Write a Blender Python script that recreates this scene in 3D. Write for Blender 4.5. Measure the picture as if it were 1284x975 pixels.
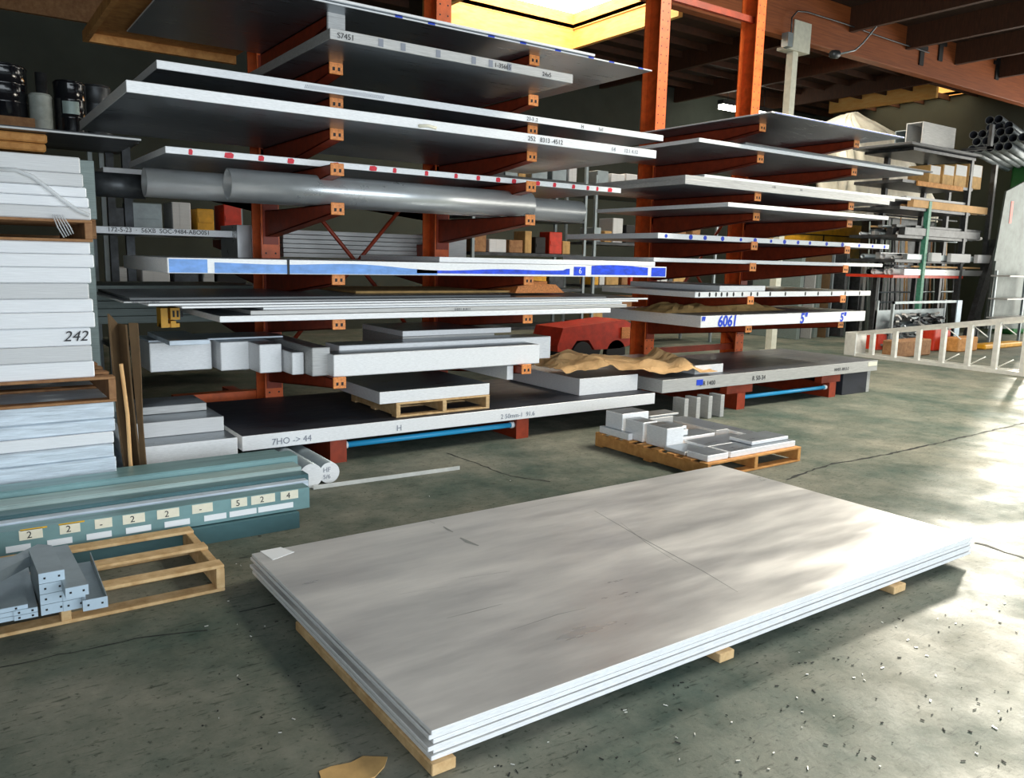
import bpy, bmesh, math, random
from mathutils import Vector, Matrix, noise
random.seed(7)
S = bpy.context.scene; C = S.collection
for o in list(bpy.data.objects): bpy.data.objects.remove(o)

# ------------------------------------------------------------ camera, light, exposure
R = Matrix(((0.81860556, 0.07308245, -0.56968754), (-0.57389536, 0.14379927, -0.80620462), (0.02300125, 0.98690462, 0.15965656)))
# camera axes come from the vanishing points of the rack and the plate on the floor
F, CX, CY, H = 1007.92, 642.0, 487.5, 1.65
cam = bpy.data.objects.new('camera', bpy.data.cameras.new('camera')); C.objects.link(cam)
cam.matrix_world = Matrix.Translation((0, 0, H)) @ R.to_4x4()
cam.data.sensor_width = 36; cam.data.lens = F/1284*36; cam.data.clip_end = 200
S.camera = cam
S.view_settings.view_transform = 'Standard'; S.view_settings.look = 'None'
S.view_settings.gamma = 1; S.view_settings.use_curve_mapping = False
S.view_settings.exposure = 0.35
w = bpy.data.worlds.new('world'); S.world = w; w.use_nodes = True
bg = w.node_tree.nodes['Background']; bg.inputs[0].default_value = (0.80, 0.92, 1.0, 1); bg.inputs[1].default_value = 0.38
sun = bpy.data.objects.new('sun', bpy.data.lights.new('sun', 'SUN')); C.objects.link(sun)
sun.data.energy = 8.5; sun.data.angle = math.radians(3.5); sun.data.color = (1.0, 0.93, 0.78)
SD = Vector((0.55, 0.21, 0.137))
sun.rotation_euler = SD.to_track_quat('Z', 'Y').to_euler(); sun.location = (22, 10, 6)

door = bpy.data.objects.new('front_door_daylight', bpy.data.lights.new('front_door_daylight', 'AREA')); C.objects.link(door)
door.data.shape = 'RECTANGLE'; door.data.size = 14; door.data.size_y = 3.2; door.data.energy = 540; door.data.color = (.86, .94, 1.0)
door.location = (2.5, -3.3, 1.9); door.rotation_euler = (math.radians(90), 0, math.radians(-6))
side = bpy.data.objects.new('side_door_daylight', bpy.data.lights.new('side_door_daylight', 'AREA')); C.objects.link(side)
side.data.shape = 'RECTANGLE'; side.data.size = 11; side.data.size_y = 4.6; side.data.energy = 800; side.data.color = (1.0, .95, .84)
side.location = (24.3, 3.6, 2.6); side.rotation_euler = Vector((1, 0, 0)).to_track_quat('Z', 'Y').to_euler()
for nm_, loc_, sz_, en_ in (('floor_fill_light', (9.6, 3.6, 6.45), 3.2, 760), ('drape_fill_light', (15.3, 10.5, 6.3), .9, 170)):  # added overhead fill for right floor and drape; no skylight opening there
    sky = bpy.data.objects.new(nm_, bpy.data.lights.new(nm_, 'AREA')); C.objects.link(sky)
    sky.data.shape = 'SQUARE'; sky.data.size = sz_; sky.data.energy = en_; sky.data.color = (1.0, .94, .80); sky.location = loc_

def ray(px, py): return R @ Vector((px-CX, CY-py, -F))
def G(px, py, z=0.0):
    d = ray(px, py); k = (z-H)/d.z; return d.x*k, d.y*k
def W(px, py, y):
    d = ray(px, py); k = y/d.y; return d.x*k, H+d.z*k

# ------------------------------------------------------------ materials
def mat(name, col, rough=.6, metal=0., var=.0, scale=6., stretch=(1,1,1), bump=0., rvar=0., col2=None, spec=.5, detail=6, emit=None, alpha=None, speck=None):
    m = bpy.data.materials.new(name); m.use_nodes = True; nt = m.node_tree; n = nt.nodes; l = nt.links
    b = n['Principled BSDF']; b.inputs['Roughness'].default_value = rough; b.inputs['Metallic'].default_value = metal
    b.inputs['Base Color'].default_value = (*col, 1); b.inputs['Specular IOR Level'].default_value = spec
    if emit: b.inputs['Emission Color'].default_value = (*emit[0], 1); b.inputs['Emission Strength'].default_value = emit[1]
    if alpha is not None: b.inputs['Alpha'].default_value = alpha
    if var or bump or rvar or col2:
        tc = n.new('ShaderNodeTexCoord'); mp = n.new('ShaderNodeMapping'); mp.inputs['Scale'].default_value = stretch
        nz = n.new('ShaderNodeTexNoise'); nz.inputs['Scale'].default_value = scale; nz.inputs['Detail'].default_value = detail; nz.inputs['Roughness'].default_value = .62
        l.new(tc.outputs['Object'], mp.inputs[0]); l.new(mp.outputs[0], nz.inputs['Vector'])
        if var or col2:
            r = n.new('ShaderNodeValToRGB'); r.color_ramp.elements[0].position = .32; r.color_ramp.elements[1].position = .68
            c2 = col2 or tuple(min(1, c*(1+var)) for c in col)
            c1 = col if col2 else tuple(c*(1-var) for c in col)
            r.color_ramp.elements[0].color = (*c1, 1); r.color_ramp.elements[1].color = (*c2, 1)
            l.new(nz.outputs['Fac'], r.inputs[0]); out = r.outputs[0]
            if speck:
                n2 = n.new('ShaderNodeTexNoise'); n2.inputs['Scale'].default_value = speck[0]; n2.inputs['Detail'].default_value = 3
                l.new(tc.outputs['Object'], n2.inputs['Vector'])
                r2 = n.new('ShaderNodeValToRGB'); r2.color_ramp.elements[0].position = speck[1]; r2.color_ramp.elements[1].position = speck[1]+.06
                r2.color_ramp.elements[0].color = (1,1,1,1); r2.color_ramp.elements[1].color = (*speck[2], 1)
                mx = n.new('ShaderNodeMix'); mx.data_type = 'RGBA'; mx.blend_type = 'MULTIPLY'; mx.inputs[0].default_value = 1
                l.new(out, mx.inputs[6]); l.new(r2.outputs[0], mx.inputs[7]); out = mx.outputs[2]
            l.new(out, b.inputs['Base Color'])
        if rvar:
            mr = n.new('ShaderNodeMapRange'); mr.inputs[1].default_value = .3; mr.inputs[2].default_value = .7
            mr.inputs[3].default_value = max(.03, rough-rvar); mr.inputs[4].default_value = rough+rvar
            l.new(nz.outputs['Fac'], mr.inputs[0]); l.new(mr.outputs[0], b.inputs['Roughness'])
        if bump:
            bp = n.new('ShaderNodeBump'); bp.inputs['Strength'].default_value = bump; bp.inputs['Distance'].default_value = .02
            l.new(nz.outputs['Fac'], bp.inputs['Height']); l.new(bp.outputs[0], b.inputs['Normal'])
    return m
M = {}
M['mill'] = mat('mill_aluminium', (.34,.375,.41), .34, .9, .16, 2.5, (1,14,1), .05, .1)
M['millfloor'] = mat('mill_aluminium_sheet', (.46,.45,.44), .40, .35, .2, 1.1, (.6,3.0,1), .03, .16, col2=(.78,.76,.73), speck=(9, .66, (.72,.73,.74)))
M['milldark'] = mat('dark_mill_plate', (.13,.14,.16), .4, .6, .25, 2.5, (1,12,1), .05, .12)
M['saw'] = mat('saw_cut_edge', (.86,.87,.88), .5, .15, .09, 30, (1,1,7), .05)
M['sawg'] = mat('grey_cut_edge', (.50,.50,.49), .5, .3, .2, 25, (.3,1,10), .08)
M['sawd'] = mat('dark_cut_edge', (.10,.105,.11), .5, .3, .2, 25, (.3,1,10), .08)
M['navy'] = mat('dark_scaled_plate', (.030,.033,.045), .55, .2, .4, 4, (1,5,1), .1, .1)
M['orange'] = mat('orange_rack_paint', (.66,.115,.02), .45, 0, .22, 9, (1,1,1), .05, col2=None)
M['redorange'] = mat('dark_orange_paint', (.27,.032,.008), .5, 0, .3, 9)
M['tip'] = mat('worn_orange_paint', (.85,.27,.07), .5, 0, .35, 60)
M['black'] = mat('black', (.008,.008,.009), .6)
M['blackgloss'] = mat('black_gloss_drum', (.010,.011,.014), .12)
M['wood'] = mat('pallet_wood', (.50,.30,.125), .75, 0, .3, 14, (1,1,1), .15, col2=(.74,.52,.27))
M['woodo'] = mat('orange_pallet_wood', (.46,.19,.045), .75, 0, .35, 14, (1,1,1), .15, col2=(.68,.34,.10))
M['woodd'] = mat('brown_pallet_wood', (.24,.11,.045), .75, 0, .35, 14, (1,1,1), .15, col2=(.40,.21,.09))
M['glulam'] = mat('laminated_beam', (.19,.048,.012), .55, 0, .3, 3, (.5,6,12), .1, col2=(.33,.09,.022))
M['joist'] = mat('dark_joist', (.06,.021,.008), .7, 0, .3, 5, (1,8,1), .1)
M['skylit'] = mat('skylit_wood', (.85,.40,.09), .6, 0, .3, 4, (1,1,5), .1, col2=(.92,.55,.18))  # roof wood by the skylights, their yellow glow put into the colour
M['kraft'] = mat('kraft_paper', (.72,.44,.20), .8, 0, .14, 4, (1,1,1), .3)
M['card'] = mat('brown_cardboard', (.11,.065,.028), .8, 0, .2, 5, (1,1,1), .1)
M['cardl'] = mat('cardboard_box', (.52,.32,.12), .8, 0, .2, 8)
M['teal'] = mat('teal_painted_steel', (.19,.33,.34), .38, .2, .25, 3, (.5,6,1), .04)
M['teald'] = mat('dark_teal_steel', (.07,.15,.165), .35, .2, .25, 3, (.5,6,1), .04)
M['teall'] = mat('pale_teal_steel', (.36,.46,.44), .4, .2, .25, 3, (.5,6,1), .04)
M['white'] = mat('white_paper', (.86,.88,.91), .7, 0, .06, 20, (.4,1,9), .12)
M['whiteb'] = mat('bluish_wrapped_sheets', (.62,.70,.78), .45, .1, .22, 9, (.5,1,6), .2)
M['whiteg'] = mat('greyish_paper_edges', (.66,.67,.68), .7, 0, .1, 20, (.3,1,14), .15)
M['dpipe'] = mat('dull_grey_pipe', (.17,.19,.20), .4, .4, .3, 3)
M['sheetd'] = mat('dull_grey_sheet', (.10,.125,.12), .5, .3, .3, 3, (1,1,1), .05)
M['greeng'] = mat('grey_green_sheet_edges', (.22,.27,.255), .5, .2, .2, 18, (.3,1,12), .1)
M['label'] = mat('cream_label', (.86,.82,.66), .7, 0, .05, 30)
M['labelw'] = mat('white_label', (.9,.92,.94), .7)
M['yellow'] = mat('yellow_label', (.85,.5,.03), .6)
M['blue'] = mat('bright_blue_paint', (.015,.07,.72), .45, 0, .35, 22, (.5,1,1))
M['bluel'] = mat('pale_blue_paint', (.16,.36,.80), .45, 0, .2, 18, (.5,1,1))
M['cyan'] = mat('sky_blue_tube', (.03,.38,.72), .35)
M['red'] = mat('red_paint', (.75,.015,.04), .5, 0, .3, 40)
M['redm'] = mat('red_machine_paint', (.60,.04,.015), .4, 0, .2, 8)
M['steel'] = mat('steel_pipe', (.60,.62,.63), .30, .6, .12, 3, (.6,1,1), .02, .05)
M['dsteel'] = mat('dark_steel', (.06,.065,.07), .4, .5, .4, 8, (1,1,1), .05)
M['gsteel'] = mat('grey_steel', (.30,.35,.37), .42, .5, .15, 5, (1,1,1), .03)
M['gpale'] = mat('blue_lit_galvanised_end', (.50,.62,.72), .45, .3, .1, 8)  # blue daylight on the near channel ends is put into this colour
M['ladder'] = mat('ladder_aluminium', (.78,.78,.74), .4, .4, .1, 9)
M['tarp'] = mat('pale_plastic_sheet', (.62,.57,.44), .45, 0, .3, 2.5, (1,1,.7), .8, col2=(.92,.88,.74))
M['machine'] = mat('yellow_machine_paint', (.72,.36,.02), .5, 0, .25, 5)
M['green'] = mat('green_machine_paint', (.015,.14,.03), .4, 0, .3, 4)
M['greenc'] = mat('green_rack_column', (.08,.30,.20), .5, 0, .3, 20)
M['post'] = mat('cream_post_paint', (.62,.62,.52), .5, 0, .1, 10)
M['wall'] = mat('wall_paint', (.055,.063,.050), .9, 0, .15, 1.2, (1,1,1), .05)
M['deck'] = mat('roof_deck', (.035,.015,.007), .8, 0, .4, 3, (1,8,1), .1)
M['plastic'] = mat('pail_plastic', (.42,.46,.42), .45, 0, .15, 10)
M['glow'] = mat('skylight_panel', (.9,.9,.9), .5, emit=((1,.93,.80), 6.0))
M['glow2'] = mat('far_skylight_panel', (.9,.9,.9), .5, emit=((1,.85,.6), 2.5))
M['lampglow'] = mat('lamp_diffuser', (.9,.9,.9), .5, emit=((1,1,.85), 14.0))
M['crack'] = mat('crack', (.02,.022,.02), .9)
M['clear'] = mat('clear_wrap', (.75,.78,.8), .2, 0, alpha=.45)
M['ink'] = mat('black_ink', (.015,.015,.02), .6)
M['inkb'] = mat('blue_ink', (.01,.06,.62), .5)
M['pencil'] = mat('grey_ink', (.25,.27,.32), .6)
# concrete
def concrete():
    m = bpy.data.materials.new('worn_concrete'); m.use_nodes = True; nt = m.node_tree; n = nt.nodes; l = nt.links; b = n['Principled BSDF']
    tc = n.new('ShaderNodeTexCoord')
    def nz(s, d, rg=.6, st=(1,1,1)):
        mp = n.new('ShaderNodeMapping'); mp.inputs['Scale'].default_value = st; l.new(tc.outputs['Object'], mp.inputs[0])
        t = n.new('ShaderNodeTexNoise'); t.inputs['Scale'].default_value = s; t.inputs['Detail'].default_value = d; t.inputs['Roughness'].default_value = rg
        l.new(mp.outputs[0], t.inputs['Vector']); return t.outputs['Fac']
    def ramp(f, a, ca, bb, cb):
        r = n.new('ShaderNodeValToRGB'); r.color_ramp.elements[0].position = a; r.color_ramp.elements[1].position = bb
        r.color_ramp.elements[0].color = (*ca,1); r.color_ramp.elements[1].color = (*cb,1); l.new(f, r.inputs[0]); return r.outputs[0]
    def mul(a, bb, f=1.):
        x = n.new('ShaderNodeMix'); x.data_type='RGBA'; x.blend_type='MULTIPLY'; x.inputs[0].default_value=f; l.new(a,x.inputs[6]); l.new(bb,x.inputs[7]); return x.outputs[2]
    a = ramp(nz(.8, 9, .7), .36, (.075,.108,.088), .64, (.26,.25,.20))
    a = mul(a, ramp(nz(5, 8, .7), .30, (.62,.66,.64), .62, (1,1,1)))
    a = mul(a, ramp(nz(38, 4, .6, (1,1,1)), .28, (.35,.38,.36), .40, (1,1,1)))
    a = mul(a, ramp(nz(14, 5, .6, (1,5,1)), .30, (.42,.46,.43), .42, (1,1,1)))
    l.new(a, b.inputs['Base Color'])
    mr = n.new('ShaderNodeMapRange'); mr.inputs[1].default_value=.3; mr.inputs[2].default_value=.7; mr.inputs[3].default_value=.55; mr.inputs[4].default_value=.85; b.inputs['Specular IOR Level'].default_value=.18
    l.new(nz(2.2, 6), mr.inputs[0]); l.new(mr.outputs[0], b.inputs['Roughness'])
    bp = n.new('ShaderNodeBump'); bp.inputs['Strength'].default_value=.18; bp.inputs['Distance'].default_value=.01
    l.new(nz(30, 8, .7), bp.inputs['Height']); l.new(bp.outputs[0], b.inputs['Normal'])
    return m
M['concrete'] = concrete()

# ------------------------------------------------------------ mesh builder
class MB:
    def __init__(s): s.v = []; s.f = []; s.m = []; s.sm = []
    def add(s, vs, fs, mi=0, smooth=False):
        k = len(s.v); s.v += [tuple(v) for v in vs]
        for i, f in enumerate(fs):
            s.f.append([k+j for j in f]); s.m.append(mi[i] if isinstance(mi, (list, tuple)) else mi); s.sm.append(smooth)
        return s
    def box(s, x0, x1, y0, y1, z0, z1, mi=0, side=None, b=0.0, T=None):
        if x1 < x0: x0, x1 = x1, x0
        if y1 < y0: y0, y1 = y1, y0
        if z1 < z0: z0, z1 = z1, z0
        if side is None: side = mi
        b = min(b, (x1-x0)*.4, (y1-y0)*.4, (z1-z0)*.4)
        if b <= 0:
            vs = [(x0,y0,z0),(x1,y0,z0),(x1,y1,z0),(x0,y1,z0),(x0,y0,z1),(x1,y0,z1),(x1,y1,z1),(x0,y1,z1)]
            fs = [(0,3,2,1),(4,5,6,7),(0,1,5,4),(1,2,6,5),(2,3,7,6),(3,0,4,7)]; mm = [mi,mi,side,side,side,side]
        else:   # chamfered box
            bm = bmesh.new(); r = bmesh.ops.create_cube(bm, size=1)
            for v in bm.verts: v.co = Vector(((x0+x1)/2+v.co.x*(x1-x0), (y0+y1)/2+v.co.y*(y1-y0), (z0+z1)/2+v.co.z*(z1-z0)))
            bmesh.ops.bevel(bm, geom=bm.edges[:], offset=b, segments=1, affect='EDGES')
            bm.verts.index_update(); vs = [v.co.copy() for v in bm.verts]; fs = [[v.index for v in f.verts] for f in bm.faces]
            bm.normal_update(); mm = [mi if abs(f.normal.z) > .9 else side for f in bm.faces]; bm.free()
        if T is not None: vs = [T @ Vector(v) for v in vs]
        return s.add(vs, fs, mm)
    def prism(s, pts, a, b, axis='y', mi=0, caps=None):  # outline pts in the other two axes
        n = len(pts)
        def P(p, t): return {'y': (p[0], t, p[1]), 'x': (t, p[0], p[1]), 'z': (p[0], p[1], t)}[axis]
        vs = [P(p, a) for p in pts]+[P(p, b) for p in pts]
        fs = [(i, (i+1) % n, n+(i+1) % n, n+i) for i in range(n)]+[tuple(range(n))[::-1], tuple(range(n, 2*n))]
        c = mi if caps is None else caps
        return s.add(vs, fs, [mi]*n+[c, c])
    def tube(s, pts, r, n=10, mi=0, caps=True, smooth=True):
        pts = [Vector(p) for p in pts]; rs = r if isinstance(r, (list, tuple)) else [r]*len(pts)
        vs = []; fs = []; up = None
        for i, p in enumerate(pts):
            t = (pts[min(i+1, len(pts)-1)]-pts[max(i-1, 0)]).normalized()
            if up is None: up = t.orthogonal().normalized()
            up = (up-t*up.dot(t)).normalized(); sd = t.cross(up)
            for k in range(n):
                a = 2*math.pi*k/n; vs.append(p+(up*math.cos(a)+sd*math.sin(a))*rs[i])
        for i in range(len(pts)-1):
            for k in range(n): fs.append((i*n+k, i*n+(k+1) % n, (i+1)*n+(k+1) % n, (i+1)*n+k))
        s.add(vs, fs, mi, smooth)
        if caps:
            s.add(vs[:n], [tuple(range(n))[::-1]], mi); s.add(vs[-n:], [tuple(range(n))], mi)
        return s
    def pipe(s, p0, p1, r, t, n=16, mi=0, mo=None):   # open pipe with wall thickness
        p0 = Vector(p0); p1 = Vector(p1); d = (p1-p0).normalized(); up = d.orthogonal().normalized(); sd = d.cross(up)
        vs = []
        for p, rr in ((p0, r), (p1, r), (p1, r-t), (p0, r-t)):
            for k in range(n):
                a = 2*math.pi*k/n; vs.append(p+(up*math.cos(a)+sd*math.sin(a))*rr)
        fs = []; mm = []
        for j in range(4):
            for k in range(n):
                fs.append((j*n+k, j*n+(k+1) % n, ((j+1) % 4)*n+(k+1) % n, ((j+1) % 4)*n+k)); mm.append(mi if j != 2 or mo is None else mo)
        k0 = len(s.f); s.add(vs, fs, mm, True)
        return s
    def cyl(s, c, r, z0, z1, n=24, mi=0): return s.tube([(c[0], c[1], z0), (c[0], c[1], z1)], r, n, mi)
    def build(s, name, mats, parent=None, local=False, label=None, loc=None):
        if not isinstance(mats, (list, tuple)): mats = [mats]
        me = bpy.data.meshes.new(name)
        xs, ys, zs = zip(*s.v)
        if local: o0 = Vector((0,0,0))
        else: o0 = Vector(((min(xs)+max(xs))/2, (min(ys)+max(ys))/2, min(zs)))
        me.from_pydata([tuple(Vector(v)-o0) for v in s.v], [], s.f)
        for m in mats: me.materials.append(m)
        me.polygons.foreach_set('material_index', s.m); me.polygons.foreach_set('use_smooth', s.sm)
        bm = bmesh.new(); bm.from_mesh(me); bmesh.ops.remove_doubles(bm, verts=bm.verts, dist=1e-5) if any(s.sm) else None
        bmesh.ops.recalc_face_normals(bm, faces=bm.faces); bm.to_mesh(me); bm.free(); me.update()
        o = bpy.data.objects.new(name, me); C.objects.link(o)
        if parent is not None:
            o.parent = parent; o.location = o0 if local else o0-Vector(parent.location)
        else: o.location = o0
        if label: o['label'] = label
        return o
def tag(o, label, cat, group=None, kind=None):
    o['label'] = label; o['category'] = cat
    if group: o['group'] = group
    if kind: o['kind'] = kind
    return o
def struct(o): o['kind'] = 'structure'; return o
def empty(name, loc, label, cat, group=None, rz=0):
    o = bpy.data.objects.new(name, None); C.objects.link(o); o.location = loc; o.rotation_euler = (0, 0, rz); o.empty_display_size = .1
    return tag(o, label, cat, group)
def copy_part(ch, parent, loc=None):
    c = ch.copy(); C.objects.link(c); c.parent = parent
    if loc is not None: c.location = loc
    for g in ch.children: copy_part(g, c)
    return c
def text(parent, s, x, y, z, size, m, shear=0., sx=1., name='handwriting', thick=.0, facing='y'):
    cu = bpy.data.curves.new(name, 'FONT'); cu.body = s; cu.size = size; cu.shear = shear; cu.offset = thick; cu.extrude = .0006
    cu.resolution_u = 3
    t = bpy.data.objects.new('tmp', cu); C.objects.link(t)
    dg = bpy.context.evaluated_depsgraph_get(); me = bpy.data.meshes.new_from_object(t.evaluated_get(dg)); me.name = name
    bpy.data.objects.remove(t); me.materials.clear(); me.materials.append(m)
    o = bpy.data.objects.new(name, me); C.objects.link(o); o.parent = parent
    o.location = Vector((x, y, z))-Vector(parent.location); o.scale = (sx, 1, 1)
    o.rotation_euler = (math.pi/2, 0, 0) if facing == 'y' else (0, 0, 0)
    return o
def plate(name, label, x0, x1, y0, y1, z0, z1, big='mill', edge='saw', group=None, cat='metal plate', b=.003):
    o = MB().box(x0, x1, y0, y1, z0, z1, 0, 1, b).build(name, [M[big], M[edge]])
    return tag(o, label, cat, group)

# ------------------------------------------------------------ building shell
struct(MB().box(-3, 24, -3, 17, -.1, 0).build('floor', M['concrete']))
struct(MB().box(-3, 24, 17, 17.2, 0, 6.6).build('wall_back', M['wall']))
struct(MB().box(-3.2, -3, -3, 17, 0, 6.6).build('wall_left', M['wall']))
struct(MB().box(24, 24.2, 10.5, 17, 0, 6.6).build('wall_right', M['wall']))
# roof deck with two skylight openings
ZD = 6.55
SK = [(7.9, 11.45, 11.3, 14.25), (22.0, 23.9, 12.0, 15.0)]
mb = MB()
ycuts = [-3, 11.3, 12.0, 14.25, 15.0, 17]
def slab(x0, x1, y0, y1): mb.box(x0, x1, y0, y1, ZD, ZD+.08)
slab(-3, 24, -3, 11.3); slab(-3, 7.9, 11.3, 14.25); slab(11.45, 22.0, 11.3, 14.25); slab(22, 24, 11.3, 12); slab(23.9, 24, 12, 15)
slab(-3, 22, 14.25, 17); slab(22, 24, 15, 17)
struct(mb.build('ceiling', M['deck']))
for i, (a, b, c, d) in enumerate(SK):
    o = struct(MB().box(a, b, c, d, ZD+.30, ZD+.33).build('window_%d' % (i+1), M['glow' if i == 0 else 'glow2']))
    f = MB()
    f.box(a-.03, a, c, d, ZD-.02, ZD+.3); f.box(b, b+.03, c, d, ZD-.02, ZD+.3); f.box(a, b, c-.03, c, ZD-.02, ZD+.3); f.box(a, b, d, d+.03, ZD-.02, ZD+.3)
    f.build('light_well', M['skylit'], o)
# beams
n_tr = [0]
def trim(mb, m):
    n_tr[0] += 1; return struct(mb.build('trim_%d' % n_tr[0], m))
trim(MB().box(-3, 24, 9.72, 9.92, 5.70, ZD, b=.01), M['glulam'])
trim(MB().box(7.9, 11.48, 14.26, 14.40, 5.98, ZD), M['skylit'])
for x, m in ((-.6,'joist'), (2.2,'joist'), (5.0,'joist'), (7.8,'skylit'), (11.48,'skylit'), (14.6,'joist'), (17.4,'joist'), (20.2,'joist'), (22.0,'skylit')):
    trim(MB().box(x, x+.11, 9.92 if m == 'joist' else (11.2 if x < 20 else 11.9), 16.98 if m == 'joist' else (14.26 if x < 20 else 15.1), 6.15, ZD), M[m])
for x in (2.2, 5.0, 7.8, 11.3, 14.6, 16.6, 18.6, 20.6):
    trim(MB().box(x, x+.11, -3, 9.72, 6.1, ZD), M['joist'])
mb = MB()
for k in range(9): mb.box(11.6, 24, 10.3+k*.75, 10.34+k*.75, ZD-.14, ZD)
for k in range(9): mb.box(-3, 7.8, 10.3+k*.75, 10.34+k*.75, ZD-.14, ZD)
trim(mb, M['joist'])
trim(MB().box(-3, 3.0, 16.9, 17.0, 5.65, 6.1), M['woodd'])   # ledger on the back wall
# hangers on the beam
for i, (px, py) in enumerate(((1157, 60), (1181, 55), (1252, 80))):
    x, z = W(px, py, 9.7)
    b = MB().box(x-.08, x+.08, 9.69, 9.72, z-.35, z+.32).box(x-.2, x+.2, 9.685, 9.72, z-.03, z+.05)
    tag(b.build('beam_hanger', M['black']), ('black steel beam hanger on the big laminated beam, leftmost', 'shorter black hanger just right of the leftmost beam hanger', 'black steel hanger on the laminated beam above the pipe bundle')[i], 'bracket', 'beam hangers')
# cream post
x, y = G(966, 440)
p = empty('support_post', (x, 9.81, 0), 'cream painted steel post holding up the big laminated roof beam', 'post')
MB().box(x-.075, x+.075, 9.74, 9.88, .0, 5.5).build('post_shaft', M['post'], p)
MB().box(x-.15, x+.34, 9.69, 9.715, 5.55, 6.02).box(x-.3, x+.34, 9.69, 9.93, 5.5, 5.55).build('cap_plate', M['post'], p)
MB().box(x-.14, x+.14, 9.66, 9.96, 0, .02).build('base_plate', M['post'], p)
xj, zj = W(991, 50, 9.6)
e = empty('electrical_conduit', (xj, 9.65, zj-.1), 'grey conduit with junction box looping from the cream post along the beam', 'conduit')
MB().box(xj-.09, xj+.05, 9.58, 9.72, zj-.12, zj+.12).build('junction_box', M['gsteel'], e)
pts = [W(q[0], q[1], 9.62) for q in ((992, 42), (993, 22), (1000, 14), (1012, 15), (1060, 30), (1110, 48), (1165, 66))]
MB().tube([(a, 9.62, b) for a, b in pts], .014, 8).build('conduit_pipe', M['dsteel'], e)
pts = [W(q[0], q[1], 9.2) for q in ((1052, 68), (1072, 63), (1082, 54), (1106, 24), (1160, 9), (1200, -6))]
e = empty('pendant_conduit', (pts[0][0], 9.2, pts[0][1]), 'bent silver conduit hanging below the beam with a small box on its end', 'conduit')
MB().tube([(a, 9.2, b) for a, b in pts], .016, 8).build('conduit_pipe', M['gsteel'], e)
a, b = pts[0]
MB().tube([(a-.24, 9.2, b-.03), (a-.2, 9.2, b-.03), (a-.05, 9.2, b-.01), (a+.02, 9.2, b)], [.03,.075,.075,.03], 10).build('socket_box', M['dsteel'], e)
# fluorescent light
a = W(903, 133, 15.5); b = W(966, 141, 15.5)
e = empty('ceiling_light', ((a[0]+b[0])/2, 15.5, a[1]), 'glowing long ceiling light far back behind the rack uprights', 'light')
MB().box(a[0], b[0], 15.4, 15.6, a[1]+.05, a[1]+.17).build('housing', M['dsteel'], e)
MB().box(a[0]+.03, b[0]-.03, 15.41, 15.59, a[1]-.06, a[1]+.05).build('diffuser', M['lampglow'], e)
MB().tube([(a[0]+.3, 15.5, a[1]+.17), (a[0]+.3, 15.5, ZD)], .01, 6).tube([(b[0]-.3, 15.5, a[1]+.17), (b[0]-.3, 15.5, ZD)], .01, 6).build('hanging_rod', M['dsteel'], e)

# cracks in the floor
def ribbon(px, wd=.012, z=.0015):
    pts = [Vector((*G(*q), z)) for q in px]; out = []
    for a, b in zip(pts, pts[1:]):
        n = max(2, int((b-a).length/.06))
        for i in range(n): out.append(a.lerp(b, i/n)+Vector((random.uniform(-1,1), random.uniform(-1,1), 0))*.012)
    out.append(pts[-1]); L = []; Rr = []
    for i, p in enumerate(out):
        t = (out[min(i+1, len(out)-1)]-out[max(0, i-1)]).normalized(); nn = Vector((-t.y, t.x, 0)); k = wd*random.uniform(.3, 1.)
        L.append(p+nn*k/2); Rr.append(p-nn*k/2)
    n = len(out); return MB().add(L+Rr, [(i, i+1, n+i+1, n+i) for i in range(n-1)])
for px, wd in ((((985,601),(1040,582),(1100,572),(1170,557),(1284,530)), .035), (((1222,680),(1250,688),(1290,702)), .03), (((0,838),(70,822),(170,800),(260,790)), .012),
           (((300,768),(345,757)), .02), (((560,568),(600,582),(640,597),(690,604)), .02), (((360,690),(300,700)), .01)):
    trim(ribbon(px, wd), M['crack'])

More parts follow.
